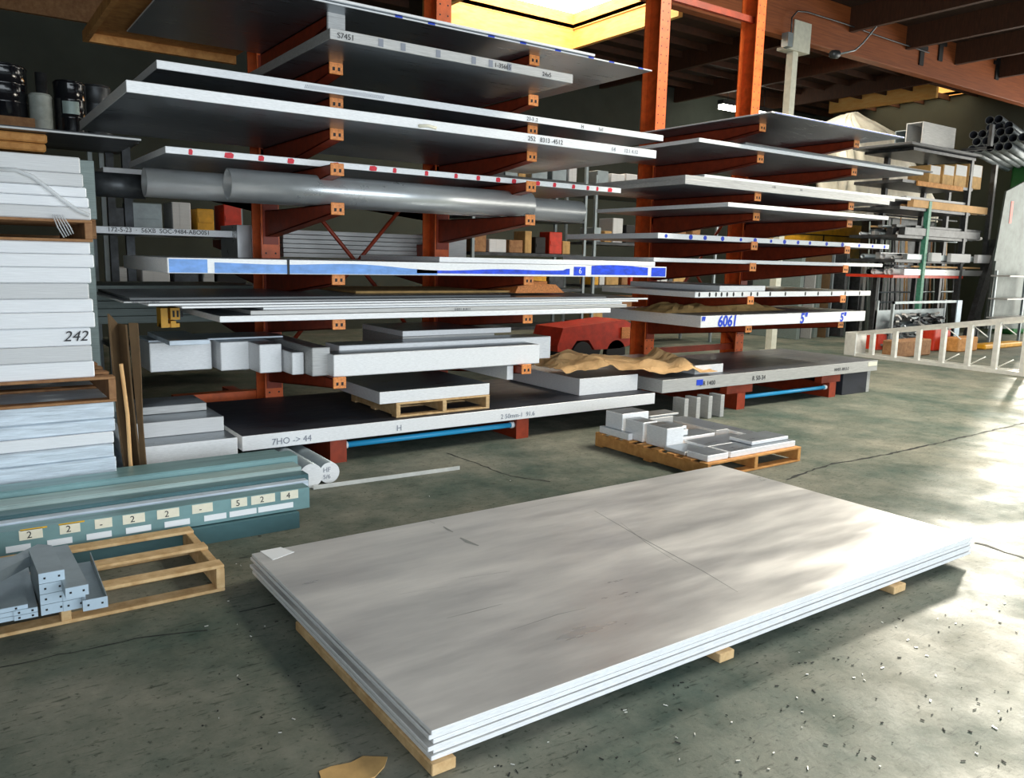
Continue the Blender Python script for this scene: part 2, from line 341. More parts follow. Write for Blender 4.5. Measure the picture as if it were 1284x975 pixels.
# ------------------------------------------------------------ racks
YF = 7.45   # front face of the columns
def arm_mesh(x, ztop, y0=5.9, y1=YF, rear=False):
    s = -1 if rear else 1
    pr = [(y0, ztop-.075), (y0, ztop), (y1, ztop), (y1, ztop-.23), (y1-.06*s, ztop-.23)]
    mb = MB()
    for a, b in ((x-.052, x-.044), (x+.044, x+.052)): mb.prism(pr, a, b, 'x')
    mb.box(x-.052, x+.052, min(y0, y1), max(y0, y1), ztop-.008, ztop)
    mb.prism([(y0, ztop-.075), (y0, ztop-.067), (y1-.06*s, ztop-.222), (y1-.06*s, ztop-.23)], x-.052, x+.052, 'x')
    return mb
def rack(xs, top, arms, rear, label):
    r = empty('cantilever_rack', ((xs[0]+xs[-1])/2, YF, 0), label, 'rack', 'cantilever racks')
    for x in xs:
        mb = MB().box(x-.085, x+.085, YF, YF+.014, 0, top).box(x-.085, x+.085, YF+.256, YF+.27, 0, top).box(x-.006, x+.006, YF+.014, YF+.256, 0, top)
        c = mb.build('column', M['orange'], r)
        h = MB(); z = .15
        while z < top-.05:
            for dx in (-.045, .045): h.tube([(x+dx, YF-.001, z), (x+dx, YF+.004, z)], .009, 8, smooth=False)
            for dx in (-.045, .045): h.tube([(x+dx, YF+.266, z), (x+dx, YF+.272, z)], .009, 8, smooth=False)
            z += .10
        hh = h.build('bolt_hole_pattern', M['black']); hh.parent = c; hh.location = Vector(hh.location)-Vector(r.location)-Vector(c.location)
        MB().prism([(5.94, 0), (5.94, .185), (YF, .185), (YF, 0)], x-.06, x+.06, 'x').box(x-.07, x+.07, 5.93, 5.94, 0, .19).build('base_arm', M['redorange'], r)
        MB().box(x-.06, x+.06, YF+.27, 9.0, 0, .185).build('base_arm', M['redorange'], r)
        for z in arms:
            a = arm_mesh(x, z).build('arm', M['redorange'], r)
            t = MB().box(x-.054, x+.054, 5.888, 5.9, z-.08, z+.012, b=.004).box(x-.03, x-.012, 5.885, 5.889, z-.055, z-.03, 1).box(x+.012, x+.03, 5.885, 5.889, z-.055, z-.03, 1)
            t = t.build('end_plate', [M['tip'], M['black']], a); t.location = Vector(t.location)-Vector(r.location)
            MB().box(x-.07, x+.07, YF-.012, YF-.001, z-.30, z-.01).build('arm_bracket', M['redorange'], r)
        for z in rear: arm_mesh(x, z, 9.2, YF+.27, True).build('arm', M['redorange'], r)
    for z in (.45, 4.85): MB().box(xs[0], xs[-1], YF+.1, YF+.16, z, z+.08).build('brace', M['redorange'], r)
    x0, x1 = xs
    MB().tube([(x0, YF+.13, .55), (x1, YF+.13, 2.6)], .02, 8).tube([(x1, YF+.13, .55), (x0, YF+.13, 2.6)], .02, 8).build('cross_brace', M['redorange'], r)
    t = MB().tube([(x0+.08, 5.99, .125), (x1-.08, 5.99, .125)], .024, 12).build('spreader_tube', M['cyan'], r, label='sky blue tube')
    e = MB().tube([(x0+.055, 5.99, .125), (x0+.10, 5.99, .125)], .03, 12).tube([(x1-.10, 5.99, .125), (x1-.055, 5.99, .125)], .03, 12).build('tube_end', M['white'], r)
    return r
LZ = [3.385, 3.05, 2.80, 2.58, 2.32, 2.03, 1.50, 1.155, .69]
RZ = [3.16, 2.83, 2.42, 2.21, 1.89, 1.655, 1.285, .97]
zr1 = W(200, 228, 8.0)[1]; zr2 = W(200, 296, 8.0)[1]; zr3 = W(400, 327, 8.0)[1]; zr4 = W(560, 252, 8.0)[1]-.001
rackL = rack((2.5, 4.32), 5.2, LZ, (zr1, zr2, zr3, zr4), 'left orange cantilever rack loaded with long aluminium plates and two big pipes')
rackR = rack((7.42, 9.20), 5.3, RZ, (), 'right orange cantilever rack with tall perforated uprights and fewer thin plates')
z = LZ[0]; o = MB().box(2.5-.075, 2.5+.065, 5.86, 5.887, z-.16, z+.02, b=.006).build('dented_cover_plate', M['sawg'], rackL, label='dented silver plate on the top arm')
# orange lower side rail at left of the left rack
x0, z0 = W(217, 500, 7.8); x1, _ = W(330, 500, 7.8)
mb = MB().box(x0, x0+.7, 7.74, 7.86, .0, .33).box(x0+.7, x1, 7.74, 7.84, .18, .33)
tag(mb.build('floor_beam', M['orange']), 'short orange steel beam on the floor behind the left rack', 'beam')

# ------------------------------------------------------------ loads of the left rack
YB = YF-.02
def pl(name, label, pl_, pr_, pyt, y0, z0, th, y1=YB, **k):    # left/right pixel columns give the ends at depth y0
    x0 = W(pl_, pyt, y0)[0]; x1 = W(pr_, pyt, y0)[0]
    return plate(name, label, x0, x1, y0, y1, z0, z0+th, **k)
g = 'aluminium plates on the left rack'
A = plate('aluminium_sheet', 'large thin sheet on the top arms of the left rack with blue dotted edge', 1.36, 5.50, 5.66, YB, LZ[0]+.001, LZ[0]+.014, big='mill', group=g)
d = MB()
for px in (500, 541, 616, 656, 700, 742, 768, 805):
    x, zz = W(px, 50, 5.66); x = min(x, 5.42); MB().box(x-.03, x+.03, 5.657, 5.66, LZ[0]+.002, LZ[0]+.013).build('blue_edge_mark', M['inkb'], A)
B = plate('aluminium_sheet', 'shorter sheet lying on the blue dotted top sheet of the left rack', 1.5, 4.78, 5.63, YB-.1, LZ[0]+.016, LZ[0]+.036, group=g)
o = MB().box(1.10, 2.35, 5.7, YB+.45, LZ[0]+.040, LZ[0]+.052).box(1.10, 1.14, 5.7, YB+.45, LZ[0]-.03, LZ[0]+.040).box(1.14, 2.35, YB+.40, YB+.45, LZ[0]-.03, LZ[0]+.04)
tag(o.build('wooden_crate_lid', M['woodo']), 'brown crate lid sticking out behind the top sheets, upper left', 'crate lid')
P2 = plate('aluminium_plate', 'short thick plate with dark scribbled edge just under the top sheets', 2.20, 4.26, 5.28, YB, 3.051, 3.12, edge='sawg', group=g)
text(P2, 'S7451', 2.25, 5.277, 3.065, .05, M['ink']); text(P2, '1-35665', 3.5, 5.277, 3.067, .045, M['ink']); text(P2, '24x5', 3.95, 5.277, 3.067, .045, M['ink'])
d = MB()
for x in (2.55, 2.72, 3.0, 3.3, 3.45, 3.62): MB().box(x, x+.035, 5.277, 5.28, 3.06, 3.11).build('dark_edge_mark', M['pencil'], P2)
P3 = plate('aluminium_plate', 'long plate with speckled white edge, third level down on the left rack', 1.22, 5.78, 5.75, YB, 2.801, 2.855, group=g)
text(P3, '23-3 .2', 4.15, 5.747, 2.813, .042, M['ink']); text(P3, 'H', 4.75, 5.747, 2.813, .042, M['ink']); text(P3, '1x1', 4.95, 5.747, 2.813, .042, M['ink'])
text(P3, '/'*58, 2.2, 5.748, 2.812, .038, M['pencil'], .1, name='hatched_mark')
P4 = plate('aluminium_plate', 'widest white edged plate reaching furthest left on the left rack', .98, 5.40, 5.45, YB, 2.581, 2.652, group=g)
text(P4, '252   8313 -4512', 3.95, 5.447, 2.597, .052, M['ink']); text(P4, '14', 4.85, 5.447, 2.597, .05, M['pencil']); text(P4, '12.1 4.12', 5.0, 5.447, 2.6, .045, M['pencil'])
MB().tube([(2.95, 5.447, 2.60), (3.03, 5.447, 2.61), (3.1, 5.447, 2.60)], .012, 8).build('oval_stain', M['label'], P4)
P5 = plate('aluminium_plate', 'plate with red dots painted along its white edge on the left rack', 1.33, 5.60, 6.12, YB, 2.321, 2.368, group=g)
d = MB(); yy = 6.118
for px, wd in ((240,.03),(288,.07),(328,.045),(365,.055),(422,.06),(468,.07),(495,.035),(535,.035),(572,.035),(600,.04),(625,.05),(645,.05),(675,.05),(696,.04),(720,.04),(738,.035),(750,.03),(766,.06)):
    x = W(px, 215, yy)[0]
    if x+wd/2 < 5.6: MB().prism([(x-wd/2, 2.327), (x-wd*.2, 2.3225), (x+wd*.4, 2.325), (x+wd*.5, 2.352), (x+wd*.2, 2.364), (x-wd*.4, 2.36)], yy, 6.12, 'y').build('red_dot', M['red'], P5)
# pipes on level six
z6 = LZ[5]
def bigpipe(pxl, pxr, py, y, r, label, m='steel', z=None):
    x0 = W(pxl, py, y)[0]; x1 = W(pxr, py, y)[0]; z = (z or z6+.002)+r
    return tag(MB().pipe((x0, y, z), (x1, y, z), r, .012, 40).build('steel_pipe', M[m]), label, 'pipe', 'pipes on the left rack')
bigpipe(286, 663, 255, 6.20, .115, 'fat grey pipe in front on the sixth level of the left rack')
bigpipe(182, 727, 255, 6.45, .105, 'fat grey pipe behind the front one, its end passing the right arm')
bigpipe(112, 182, 255, 6.72, .09, 'dark bluish pipe end showing left of the two fat pipes', 'dsteel')
# rear plates seen between the levels
g2 = 'plates on the rear side of the left rack'
def rear(l, r, pt, pb, y, label, y1=9.1, big='mill', edge='saw', name='aluminium_plate'):
    x0, z1 = W(l, pt, y); _, z0 = W(l, pb, y); x1 = W(r, pb, y)[0]
    return plate(name, label, x0, x1, y, y1, z0, z1, group=g2, big=big, edge=edge)
q = rear(129, 545, 209, 222, 8.0, 'white edged plate behind the red dotted plate, rear side of left rack')
q = rear(120, 312, 283, 292, 8.0, 'plate with handwriting behind the left end of the pipes', edge='saw')
x, z = W(135, 292, 7.99); text(q, '172-5-23  ·  56XB  SOC-9484-ABO0S1', x, 7.995, z+.015, .055, M['ink'])
q = rear(515, 668, 247, 252, 8.0, 'thin white strip behind the right arms under the red dotted plate')
x0, zb = W(352, 322, 7.9); x1 = W(532, 322, 7.9)[0]; zt = W(352, 287, 7.9)[1]
n = 6
for i in range(n):
    a = zb+(zt-zb)*i/n; dd = random.uniform(-.03, .03)
    plate('aluminium_sheet_pack', 'dull grey green sheet pack between the columns, %s of six' % ('lowest','second from bottom','third from bottom','fourth from bottom','second from top','topmost')[i], x0+.03, x1+dd, 7.9+abs(dd)*.4, 9.1, a+.001, a+(zt-zb)/n-.003, edge='sawg', group='sheet packs between the columns')
x0, zb = W(298, 321, 7.85); x1, zt = W(329, 283, 7.85)
plate('steel_block', 'shiny tall steel block left of the first column behind blue plate', x0, min(x1, 2.485), 7.85, 8.4, zr3+.001, zt, edge='steel', big='steel', cat='block')
x0, zb = W(563, 330, 7.9); x1, zt = W(585, 296, 7.9)
plate('aluminium_block', 'pale grey upright block right of the second column above blue plate', 4.34, x1, 7.9, 8.3, zr3+.001, zt, edge='sawg', big='sawg', cat='block')
zr5 = W(250, 404, 8.0)[1]
for x_ in (1.6, 2.5):
    if x_ == 2.5: arm_mesh(2.5, zr5, 9.2, YF+.27, True).build('arm', M['redorange'], rackL)
xa_ = W(100, 400, 8.05)[0]; xb_ = W(292, 400, 8.05)[0]
for i_, nm_ in enumerate(('lowest', 'second', 'third', 'fourth', 'topmost')):
    plate('aluminium_sheet_pack', 'grey green sheet pack low behind the left rack, %s of five' % nm_, xa_+.04*(i_ % 3), xb_+.45-.05*i_, 8.05, 9.1, zr5+.001+.07*i_, zr5+.068+.07*i_, edge='greeng', big='greeng', group='sheet packs low behind the left rack')
# level seven: blue painted plate
z7 = LZ[6]; y7 = 5.82
P7 = pl('aluminium_plate', 'thick plate with bright blue paint along its edge, seventh level left rack', 210, 836, 335, y7, z7+.001, .105, group=g)
x7a, x7b = W(210, 335, y7)[0], W(836, 335, y7)[0]; d = MB(); e_ = MB(); N = 90
def wav(t): return .064+.016*math.sin(t*9)+.010*math.sin(t*23+1)+(.012 if t > .72 else 0)
def strip(mb, t0, t1, fz, lo=.006):
    n = 40; up = []; dn = []
    for i in range(n+1):
        t = t0+(t1-t0)*i/n; x = x7a+(x7b-x7a)*t; up.append((x, y7-.0015, z7+fz(t))); dn.append((x, y7-.0015, z7+lo))
    mb.add(up+dn, [(i, i+1, n+1+i+1, n+1+i) for i in range(n)])
strip(d, .002, .055, lambda t: .098); strip(d, .065, .44, lambda t: wav(t))
strip(e_, .40, .735, wav, .018); strip(e_, .745, .775, lambda t: .092, .012); strip(e_, .79, .945, lambda t: wav(t)+.012, .02); strip(e_, .955, .997, lambda t: .096, .01)
d.build('pale_blue_paint', M['bluel'], P7); e_.build('blue_paint', M['blue'], P7)
xs = W(362, 335, y7)[0]; MB().box(xs-.012, xs+.006, y7-.004, y7+.3, z7, z7+.108).build('black_strap', M['black'], P7)
pl('aluminium_plate', 'white edged plate lying on the right half of the blue painted plate', 551, 822, 325, y7+.06, z7+.108, .045, group=g)
text(P7, '6', x7a+(x7b-x7a)*.757, y7-.004, z7+.03, .075, M['white'])
# level eight: stack of thinner plates
z8 = LZ[7]; lay = [(275,766,.045,'saw',5.86,'bottom'), (314,786,.032,'sawg',5.88,'second from bottom'), (330,780,.018,'saw',5.90,'third from bottom'), (228,800,.016,'saw',5.89,'fourth from bottom'),
        (186,812,.016,'saw',5.92,'fifth from bottom'), (155,760,.012,'sawg',5.98,'second from top'), (163,640,.02,'sawd',6.05,'topmost')]
zz = z8+.001
for i, (a, b, th, ed, yy, nm) in enumerate(lay):
    o = pl('aluminium_plate', 'long plate in the eighth level stack of the left rack, %s' % nm, a, b, 385, yy, zz, th, edge=ed, group='plates in the eighth level stack')
    if i == 1: text(o, '2-0351  8-34.11', W(570,380,yy)[0], yy-.003, zz+.006, .025, M['ink'])
    if i == 5:
        x = W(165, 373, yy)[0]; text(o, 'BRARE.1.CUV71.b  5705R.5V7', x, yy-.003, zz+.001, .014, M['ink'])
    zz += th+.002
ztop8 = zz
x0, _ = W(440, 365, 6.5); x1, _ = W(640, 365, 6.5)
plate('plywood_sheet', 'tan board lying on the eighth level stack of the left rack', x0, x1, 6.4, YB, ztop8, ztop8+.02, big='cardl', edge='cardl', cat='board')
x0, zb = W(646, 368, 6.3); x1, zt = W(700, 356, 6.3)
o = MB().prism([(x0, ztop8), (x0+.05, ztop8+.10), (x1-.03, ztop8+.08), (x1+.08, ztop8)], 6.3, 6.8, 'y').box(x0+.1, x1-.1, 6.35, 6.75, ztop8+.085, ztop8+.11)
tag(o.build('orange_plastic_tray', M['tip']), 'bright orange plastic tray lying on the eighth level plates', 'tray')
# level nine: bars and blocks
z9 = LZ[8]; g9 = 'aluminium blocks on the ninth level'
def blk(a, b, pyt, y0, y1, label, z0=None, **k):
    z0 = z9+.001 if z0 is None else z0
    y1 = 7.35; y0 = G(a, y0, z0)[1]
    x0, zt = W(a, pyt, y0); x1 = W(b, pyt, y0)[0]
    return plate('aluminium_block', label, x0, x1, y0, y1, z0, zt, group=g9, cat='block', b=.006, **k)
blk(187, 265, 430, 467, YB, 'widest white block at the left end of the ninth level')
blk(276, 312, 429, 465, YB, 'narrow white block second from the left on the ninth level')
blk(325, 353, 432, 468, 7.3, 'square white block third from the left on the ninth level')
blk(366, 381, 442, 470, 7.3, 'small bright block fourth from left, nearer than its neighbours')
blk(391, 414, 436, 472, 7.2, 'brownish streaked block left of the long front bar', edge='sawg')
yg = G(418, 473, z9+.001)[1]
x0 = W(418, 445, yg)[0]; x1 = W(677, 440, yg)[0]
zc = W(418, 445, yg)[1]
plate('aluminium_bar', 'long pale golden bar in front on the ninth level of left rack', x0, x1, yg, yg+.26, z9+.001, zc, cat='bar', b=.006)
yh = yg+.28
x0 = W(418, 432, yh)[0]; x1 = W(691, 420, yh)[0]; zt = W(412, 434, yh)[1]
plate('aluminium_bar', 'long white topped bar right behind the golden front bar', x0+.05, x1, yh, yh+.3, z9+.001, zt, cat='bar', b=.006)
x0 = W(335, 425, 6.2)[0]; x1 = W(668, 415, 6.2)[0]; zt = W(668, 414, 6.2)[1]
plate('aluminium_plate', 'plate behind the long bars on the ninth level, thin bright edge', 3.4, x1, yh+.32, YB, zt-.05, zt, group=g9)
plate('aluminium_plate', 'lower plate under the thin edged plate behind long bars', 3.4, x1-.2, yh+.32, YB, z9+.001, zt-.052, group=g9, edge='sawg')
yt = G(187, 467, z9)[1]+.02; x0 = W(186, 424, yt)[0]; x1 = W(355, 424, yt)[0]
zt2 = max(o.location.z+o.dimensions.z for o in bpy.data.objects if o.name.startswith('aluminium_block') and o.get('group') == g9)+.002
plate('aluminium_sheet', 'thin sheet lying over the left blocks of the ninth level', x0, x1, yt, 7.3, zt2, zt2+.016, group=g9, edge='whiteb')
plate('aluminium_plate', 'short plate piece on top of the thin sheet over the left blocks', W(212,420,6.4)[0], W(263,420,6.4)[0], 6.4, 7.2, zt2+.018, zt2+.055, group=g9, edge='whiteb')
x0, zb = W(657, 483, 5.80); x1, zt = W(671, 465, 5.80)
plate('aluminium_block', 'small square bar end low beside the right arm tip', 4.18, 4.25, 6.0, 7.0, LZ[8]-.14, LZ[8]-.01, cat='block')
# yellow clamp
x0, zb = W(192, 407, 6.6); x1, zt = W(214, 383, 6.6)
x0, zb = W(192, 407, 6.9); x1, zt = W(214, 383, 6.9)
mb = MB().box(x0, x0+.05, 6.6, 6.75, zb, zt).box(x0+.07, x1, 6.6, 6.75, zt-.09, zt).box(x0+.07, x1-.03, 6.6, 6.75, zb, zt-.1).box(x0, x1, 6.62, 6.7, zb, zb+.03)
for k in range(3): mb.box(x0+.085+k*.03, x0+.10+k*.03, 6.597, 6.6, zt-.07, zt-.02, 1)
tag(mb.build('yellow_clamp', [M['machine'], M['black']]), 'yellow clamp frame with black marks between eighth and ninth level', 'clamp')

# bottom level
PB = plate('thick_plate', 'huge dark topped plate with white edge on the left rack base', 1.73, 6.0, 5.90, YB, .191, .305, big='navy')
text(PB, '7HO -> 44', 1.95, 5.897, .215, .07, M['pencil']); text(PB, 'H', 3.0, 5.897, .215, .07, M['pencil']); text(PB, '2 50mm-1  91.6', 4.05, 5.897, .215, .06, M['pencil'])
# small pallet with plate on it
def pallet(name, label, x0, x1, y0, y1, z0, h, m, group, along='x', nslat=6, rz=0):
    """stringers run along y when along='x' (deck boards along x)"""
    p = empty(name, ((x0+x1)/2, (y0+y1)/2, z0), label, 'pallet', group, rz)
    w, d = (x1-x0)/2, (y1-y0)/2
    def bx(a, b, c, e, f, g_): 
        return MB().box(a, b, c, e, f, g_, b=.003) if along == 'x' else MB().box(c, e, a, b, f, g_, b=.003)
    if along != 'x': w, d = d, w
    t = .016
    for k in range(3):
        cx = -w+.02+k*(w-.02)
        bx(cx-.02, cx+.02, -d, d, t, h-t).build('stringer', M[m], p, local=True)
    for k in range(nslat):
        cy = -d+.045+k*(2*d-.09)/(nslat-1)
        bx(-w, w, cy-.045, cy+.045, h-t, h).build('deck_board', M[m], p, local=True)
    for k in range(3):
        cy = -d+.045+k*(2*d-.09)/2
        bx(-w, w, cy-.045, cy+.045, 0, t).build('bottom_board', M[m], p, local=True)
    return p
gp = 'wooden pallets'
x0 = W(497, 520, 5.98)[0]; x1 = W(614, 505, 5.98)[0]
pallet('wooden_pallet', 'small wooden pallet standing on the dark plate of the left rack base', x0, x1, 5.98, 6.9, .306, .125, 'wood', gp)
x0, zt = W(476, 488, 5.99); x1 = W(614, 477, 5.99)[0]
plate('aluminium_plate', 'thick white edged plate on the small pallet on the rack base', x0, x1, 5.99, 7.1, .4325, .535)
# right-hand blocks on the base plate
yk = G(727, 496, .306)[1]; x0, zt = W(727, 475, yk); x1 = W(800, 471, yk)[0]
plate('aluminium_block', 'white fronted thick block on the right end of the base plate', x0, x1, yk, 7.35, .306, zt, cat='block', big='mill')
# brown kraft paper
def kraft():
    nx, ny = 46, 18; vs = []
    xa = W(700, 455, 6.15)[0]; xb = W(880, 470, 6.15)[0]
    for j in range(ny):
        v = j/(ny-1)
        for i in range(nx):
            u = i/(nx-1)
            x = xa+(xb-xa)*u; y = 5.97+.75*v*(1-.25*u)+.10*math.sin(u*5)+.05
            z = .60+.085*math.sin(u*3.0+.2)*(1-v*.3)-.10*u-.06*(1-v)*math.sin(math.pi*min(1,u*1.2))
            z += .13*math.exp(-((u-.83)/.045)**2)*(.3+.7*v) + .05*math.exp(-((u-.30)/.08)**2)
            z -= .07*max(0, .3-v)/.3*(.4+u)
            z += .05*noise.noise(Vector((u*7, v*4, 3)))+.025*noise.noise(Vector((u*17, v*9, 1)))
            if u < .1: z -= (.1-u)*.3
            y += .05*noise.noise(Vector((u*9, v*2, 9)))
            vs.append((x, y, max(z, .47)))
    mb = MB(); mb.add(vs, [(j*nx+i, j*nx+i+1, (j+1)*nx+i+1, (j+1)*nx+i) for j in range(ny-1) for i in range(nx-1)], 0, False)
    o = mb.build('kraft_paper_sheet', M['kraft']); md = o.modifiers.new('s', 'SOLIDIFY'); md.thickness = .004
    return tag(o, 'crumpled brown kraft paper draped over blocks between the two racks', 'paper')
kraft()
# small stack at the left on the floor
gs = 'thick plates stacked on the floor by the cardboard'
xa = W(168, 560, 5.8)[0]
plate('aluminium_plate', 'lowest thick plate of the floor stack right of the cardboard', xa, W(292, 560, 5.8)[0], 5.82, 6.7, .001, .17, group=gs, edge='whiteb')
plate('aluminium_plate', 'widest plate in the middle of the floor stack right of cardboard', xa, W(298, 560, 5.78)[0], 5.78, 6.7, .172, .33, group=gs, edge='saw')
plate('aluminium_plate', 'top plate of the floor stack right of the cardboard', xa-.05, W(281, 540, 6.05)[0], 6.05, 6.75, .332, .44, group=gs, edge='whiteg')
plate('aluminium_plate', 'flat grey plate lying at the back on the floor stack', xa+.15, W(262, 530, 6.3)[0], 6.35, 6.75, .442, .50, group=gs, edge='sawg')

# ------------------------------------------------------------ loads of the right rack
gr = 'aluminium plates on the right rack'
R1 = plate('aluminium_sheet', 'thin dark sheet with blue edge on the top arms, right rack', 6.95, 9.42, 5.42, YB, RZ[0]+.001, RZ[0]+.016, group=gr)
MB().box(7.0, 9.4, 5.417, 5.42, RZ[0]+.006, RZ[0]+.012).build('blue_edge_line', M['inkb'], R1)
plate('aluminium_sheet', 'white edged sheet second from top on the right rack, left piece', 6.20, 10.4, 5.68, YB, RZ[1]+.001, RZ[1]+.04, group=gr)
o = plate('aluminium_sheet', 'dark edged sheet lying on the second level sheet, right rack', 6.85, 10.55, 5.64, YB, RZ[1]+.042, RZ[1]+.058, edge='sawd', group=gr)
zz = RZ[2]+.001
for i, (a, b, yy, th, ed, nm) in enumerate(((6.08, 9.75, 5.72, .05, 'sawg', 'bottom'), (6.10, 9.9, 5.74, .04, 'sawg', 'middle'), (6.4, 10.3, 5.76, .028, 'saw', 'top'))):
    o = plate('aluminium_plate', '%s plate of the three grey edged plates on the right rack' % nm, a, b, yy, YB, zz, zz+th, edge=ed, group=gr)
    if i == 1: text(o, ':-1.5:', 7.45, yy-.003, zz+.005, .035, M['ink']); text(o, '::. 5', 7.5, yy-.003, zz-.03, .035, M['ink']); text(o, '5 2.', 7.95, yy-.003, zz+.008, .03, M['ink'])
    zz += th+.001
R4 = plate('aluminium_plate', 'bright white edged thin plate under the three grey plates, right rack', 6.42, 9.3, 5.45, YB, RZ[3]+.001, RZ[3]+.042, group=gr)
y5 = 5.95
x0 = W(825, 297, y5)[0]; x1 = W(1115, 308, y5)[0]
R5 = plate('aluminium_plate', 'plate with blue dots along its edge on the right rack', x0, x1, y5, YB, RZ[4]+.001, RZ[4]+.056, group=gr)
d = MB()
for px in (835,866,884,906,929,947,967,984,1001,1016,1037,1057,1078,1095,1110):
    x = W(px, 300, y5)[0]; r = random.uniform(.018, .027)
    MB().prism([(x+r*math.cos(a)*1.1, RZ[4]+.028+r*math.sin(a)) for a in [k*math.pi/5 for k in range(10)]], y5-.002, y5, 'y').build('blue_dot', M['inkb'], R5)
x0 = W(820, 323, y5)[0]; x1 = W(1107, 330, y5)[0]
plate('aluminium_plate', 'plain white edged plate just below the blue dotted one', x0, x1, y5, YB, RZ[5]+.001, RZ[5]+.042, group=gr)
y6 = 5.93
x0 = W(872, 365, y6)[0]; x1 = W(1092, 365, y6)[0]
R7 = plate('aluminium_plate', 'plate with black hole marks along its edge, right rack', x0, x1, y6, YB, RZ[6]+.001, RZ[6]+.062, group=gr)
d = MB()
for px in (877,890,898,905,912,920,931,942,950,966,985,1010,1026,1043,1060,1078):
    x = W(px, 365, y6)[0]; MB().prism([(x+.014*math.cos(a), RZ[6]+.034+.026*math.sin(a)) for a in [k*math.pi/5 for k in range(10)]], y6-.002, y6, 'y').build('black_dot', M['black'], R7)
x0 = W(903, 355, 6.0)[0]; x1 = W(960, 355, 6.0)[0]
plate('aluminium_plate', 'short block like plate on top of the black hole marked plate', x0, x1, 6.0, YB, RZ[6]+.064, RZ[6]+.125, group=gr)
y8 = 5.85
x0 = W(879, 400, y8)[0]; x1 = W(1085, 395, y8)[0]; z8r = RZ[7]
R8 = plate('thick_plate', 'thick plate with blue handwriting 6061 on its edge', x0, x1, y8, YB, z8r+.001, z8r+.125, group=gr)
for s_, px, sz, sx in (('"', 879, .15, 1.1), ('6061', 900, .165, .95), ('5"', 1003, .165, .95), ('5"', 1053, .15, .95)):
    text(R8, s_, W(px, 400, y8)[0], y8-.004, z8r+.008, sz, M['inkb'], .1, sx, thick=.005)
# crumpled paper on R8
def crumple(name, label, x0, x1, y0, y1, z0, h, m, seed, nx=26, ny=10):
    vs = []
    for j in range(ny):
        for i in range(nx):
            u, v = i/(nx-1), j/(ny-1)
            e = min(1, 6*u, 6*(1-u), 4*v, 4*(1-v))
            vs.append((x0+(x1-x0)*u, y0+(y1-y0)*v, z0+.004+e*h*(.45+.9*abs(noise.noise(Vector((u*8+seed, v*3, seed))))+.3*noise.noise(Vector((u*20, v*9, seed))))))
    mb = MB().add(vs, [(j*nx+i, j*nx+i+1, (j+1)*nx+i+1, (j+1)*nx+i) for j in range(ny-1) for i in range(nx-1)])
    o = mb.build(name, M[m]); md = o.modifiers.new('s', 'SOLIDIFY'); md.thickness = .003; md.offset = 1
    return tag(o, label, 'paper')
crumple('crumpled_paper', 'crumpled tan paper lying on the 6061 plate of the right rack', W(835,385,6.3)[0], W(985,385,6.3)[0], 6.3, 6.9, z8r+.126, .11, 'cardl', 5)
# right base plate
x0 = W(820, 495, 5.9)[0]; x1 = W(1100, 460, 5.9)[0]
RB = plate('thick_plate', 'huge grey plate with handwriting on the right rack base', 6.1, x1, 5.9, YB, .291, .43, big='milldark', edge='sawg')
for xa_, xb_, w_ in ((7.2, 7.65, 'left'), (9.0, 9.4, 'right')): tag(MB().box(xa_, xb_, 5.96, 6.06, .1865, .29).build('packing_timber', M['redorange']), 'rusty red packing piece on the %s base arm under the huge right plate' % w_, 'packing piece', 'packing pieces')
text(RB, 'DR 1400', W(877,483,5.9)[0], 5.897, .33, .07, M['ink']); text(RB, 'R 50-34', W(943,475,5.9)[0], 5.897, .33, .075, M['ink']); text(RB, 'NHST-3013-2', W(1046,465,5.9)[0], 5.897, .34, .055, M['ink'])
MB().box(x1-.22, x1-.02, 5.896, 5.9, .36, .41).build('label_sticker', M['label'], RB)
MB().box(6.62, 6.72, 5.896, 5.9, .34, .40).build('blue_scribble', M['inkb'], RB)
plate('aluminium_block', 'small white faced block on the right base plate by the kraft paper', W(870,488,6.05)[0]+.0, W(905,488,6.05)[0], 6.05, 6.6, .431, .53, cat='block')
plate('aluminium_plate', 'pale plate lying on the right base plate left of upright', 6.6, 7.25, 6.9, YB-.02, .431, .49, edge='sawg')
x0 = W(1020, 490, 5.95)[0]
plate('steel_block', 'black block under the right end of the right base plate', 9.45, 10.0, 5.95, 6.6, .001, .289, big='navy', edge='navy', cat='block')
plate('aluminium_block', 'grey upright packing piece at the right end under the base plate', 10.003, 10.07, 5.95, 6.3, .001, .289, edge='sawg', cat='block')
for i, px in enumerate((861, 876, 891, 906)):
    x = W(px, 500, 5.72)[0]
    plate('steel_flat_bar', 'grey flat bar standing on edge under the right rack, %s of four' % ('leftmost', 'second', 'third', 'rightmost')[i], x-.025, x+.035, 5.72, 5.89, .001, .245, edge='sawg', big='mill', cat='bar', group='flat bars standing on edge')

# ------------------------------------------------------------ pale bundle tower at the left
gb = 'white sheet bundles in the tower at the left'
def tower(rows, x1, y0, y1, mats, tier, xl=-.9, jit=.012):
    names = ['lowest', 'second from bottom', 'third from bottom', 'fourth from bottom', 'fifth from bottom', 'sixth from bottom', 'seventh from bottom', 'eighth from bottom', 'ninth from bottom', 'tenth from bottom']
    k = len(rows)-1; out = []
    for i in range(k):
        a, b = rows[i], rows[i+1]; nm = names[i] if i < k-1 else 'topmost'
        dx = random.uniform(-jit, jit)*2
        out.append(plate('sheet_bundle', 'white sheet bundle in the %s pallet load at left, %s' % (tier, nm), xl, x1+dx, y0+random.uniform(0, jit), y1, a+.001, b-.001, big=mats[i % len(mats)], edge=mats[i % len(mats)], group=gb, cat='sheet bundle', b=.006))
    return out
YS = 5.3
def zs(px, pys): return [W(px, p, YS)[1] for p in pys]
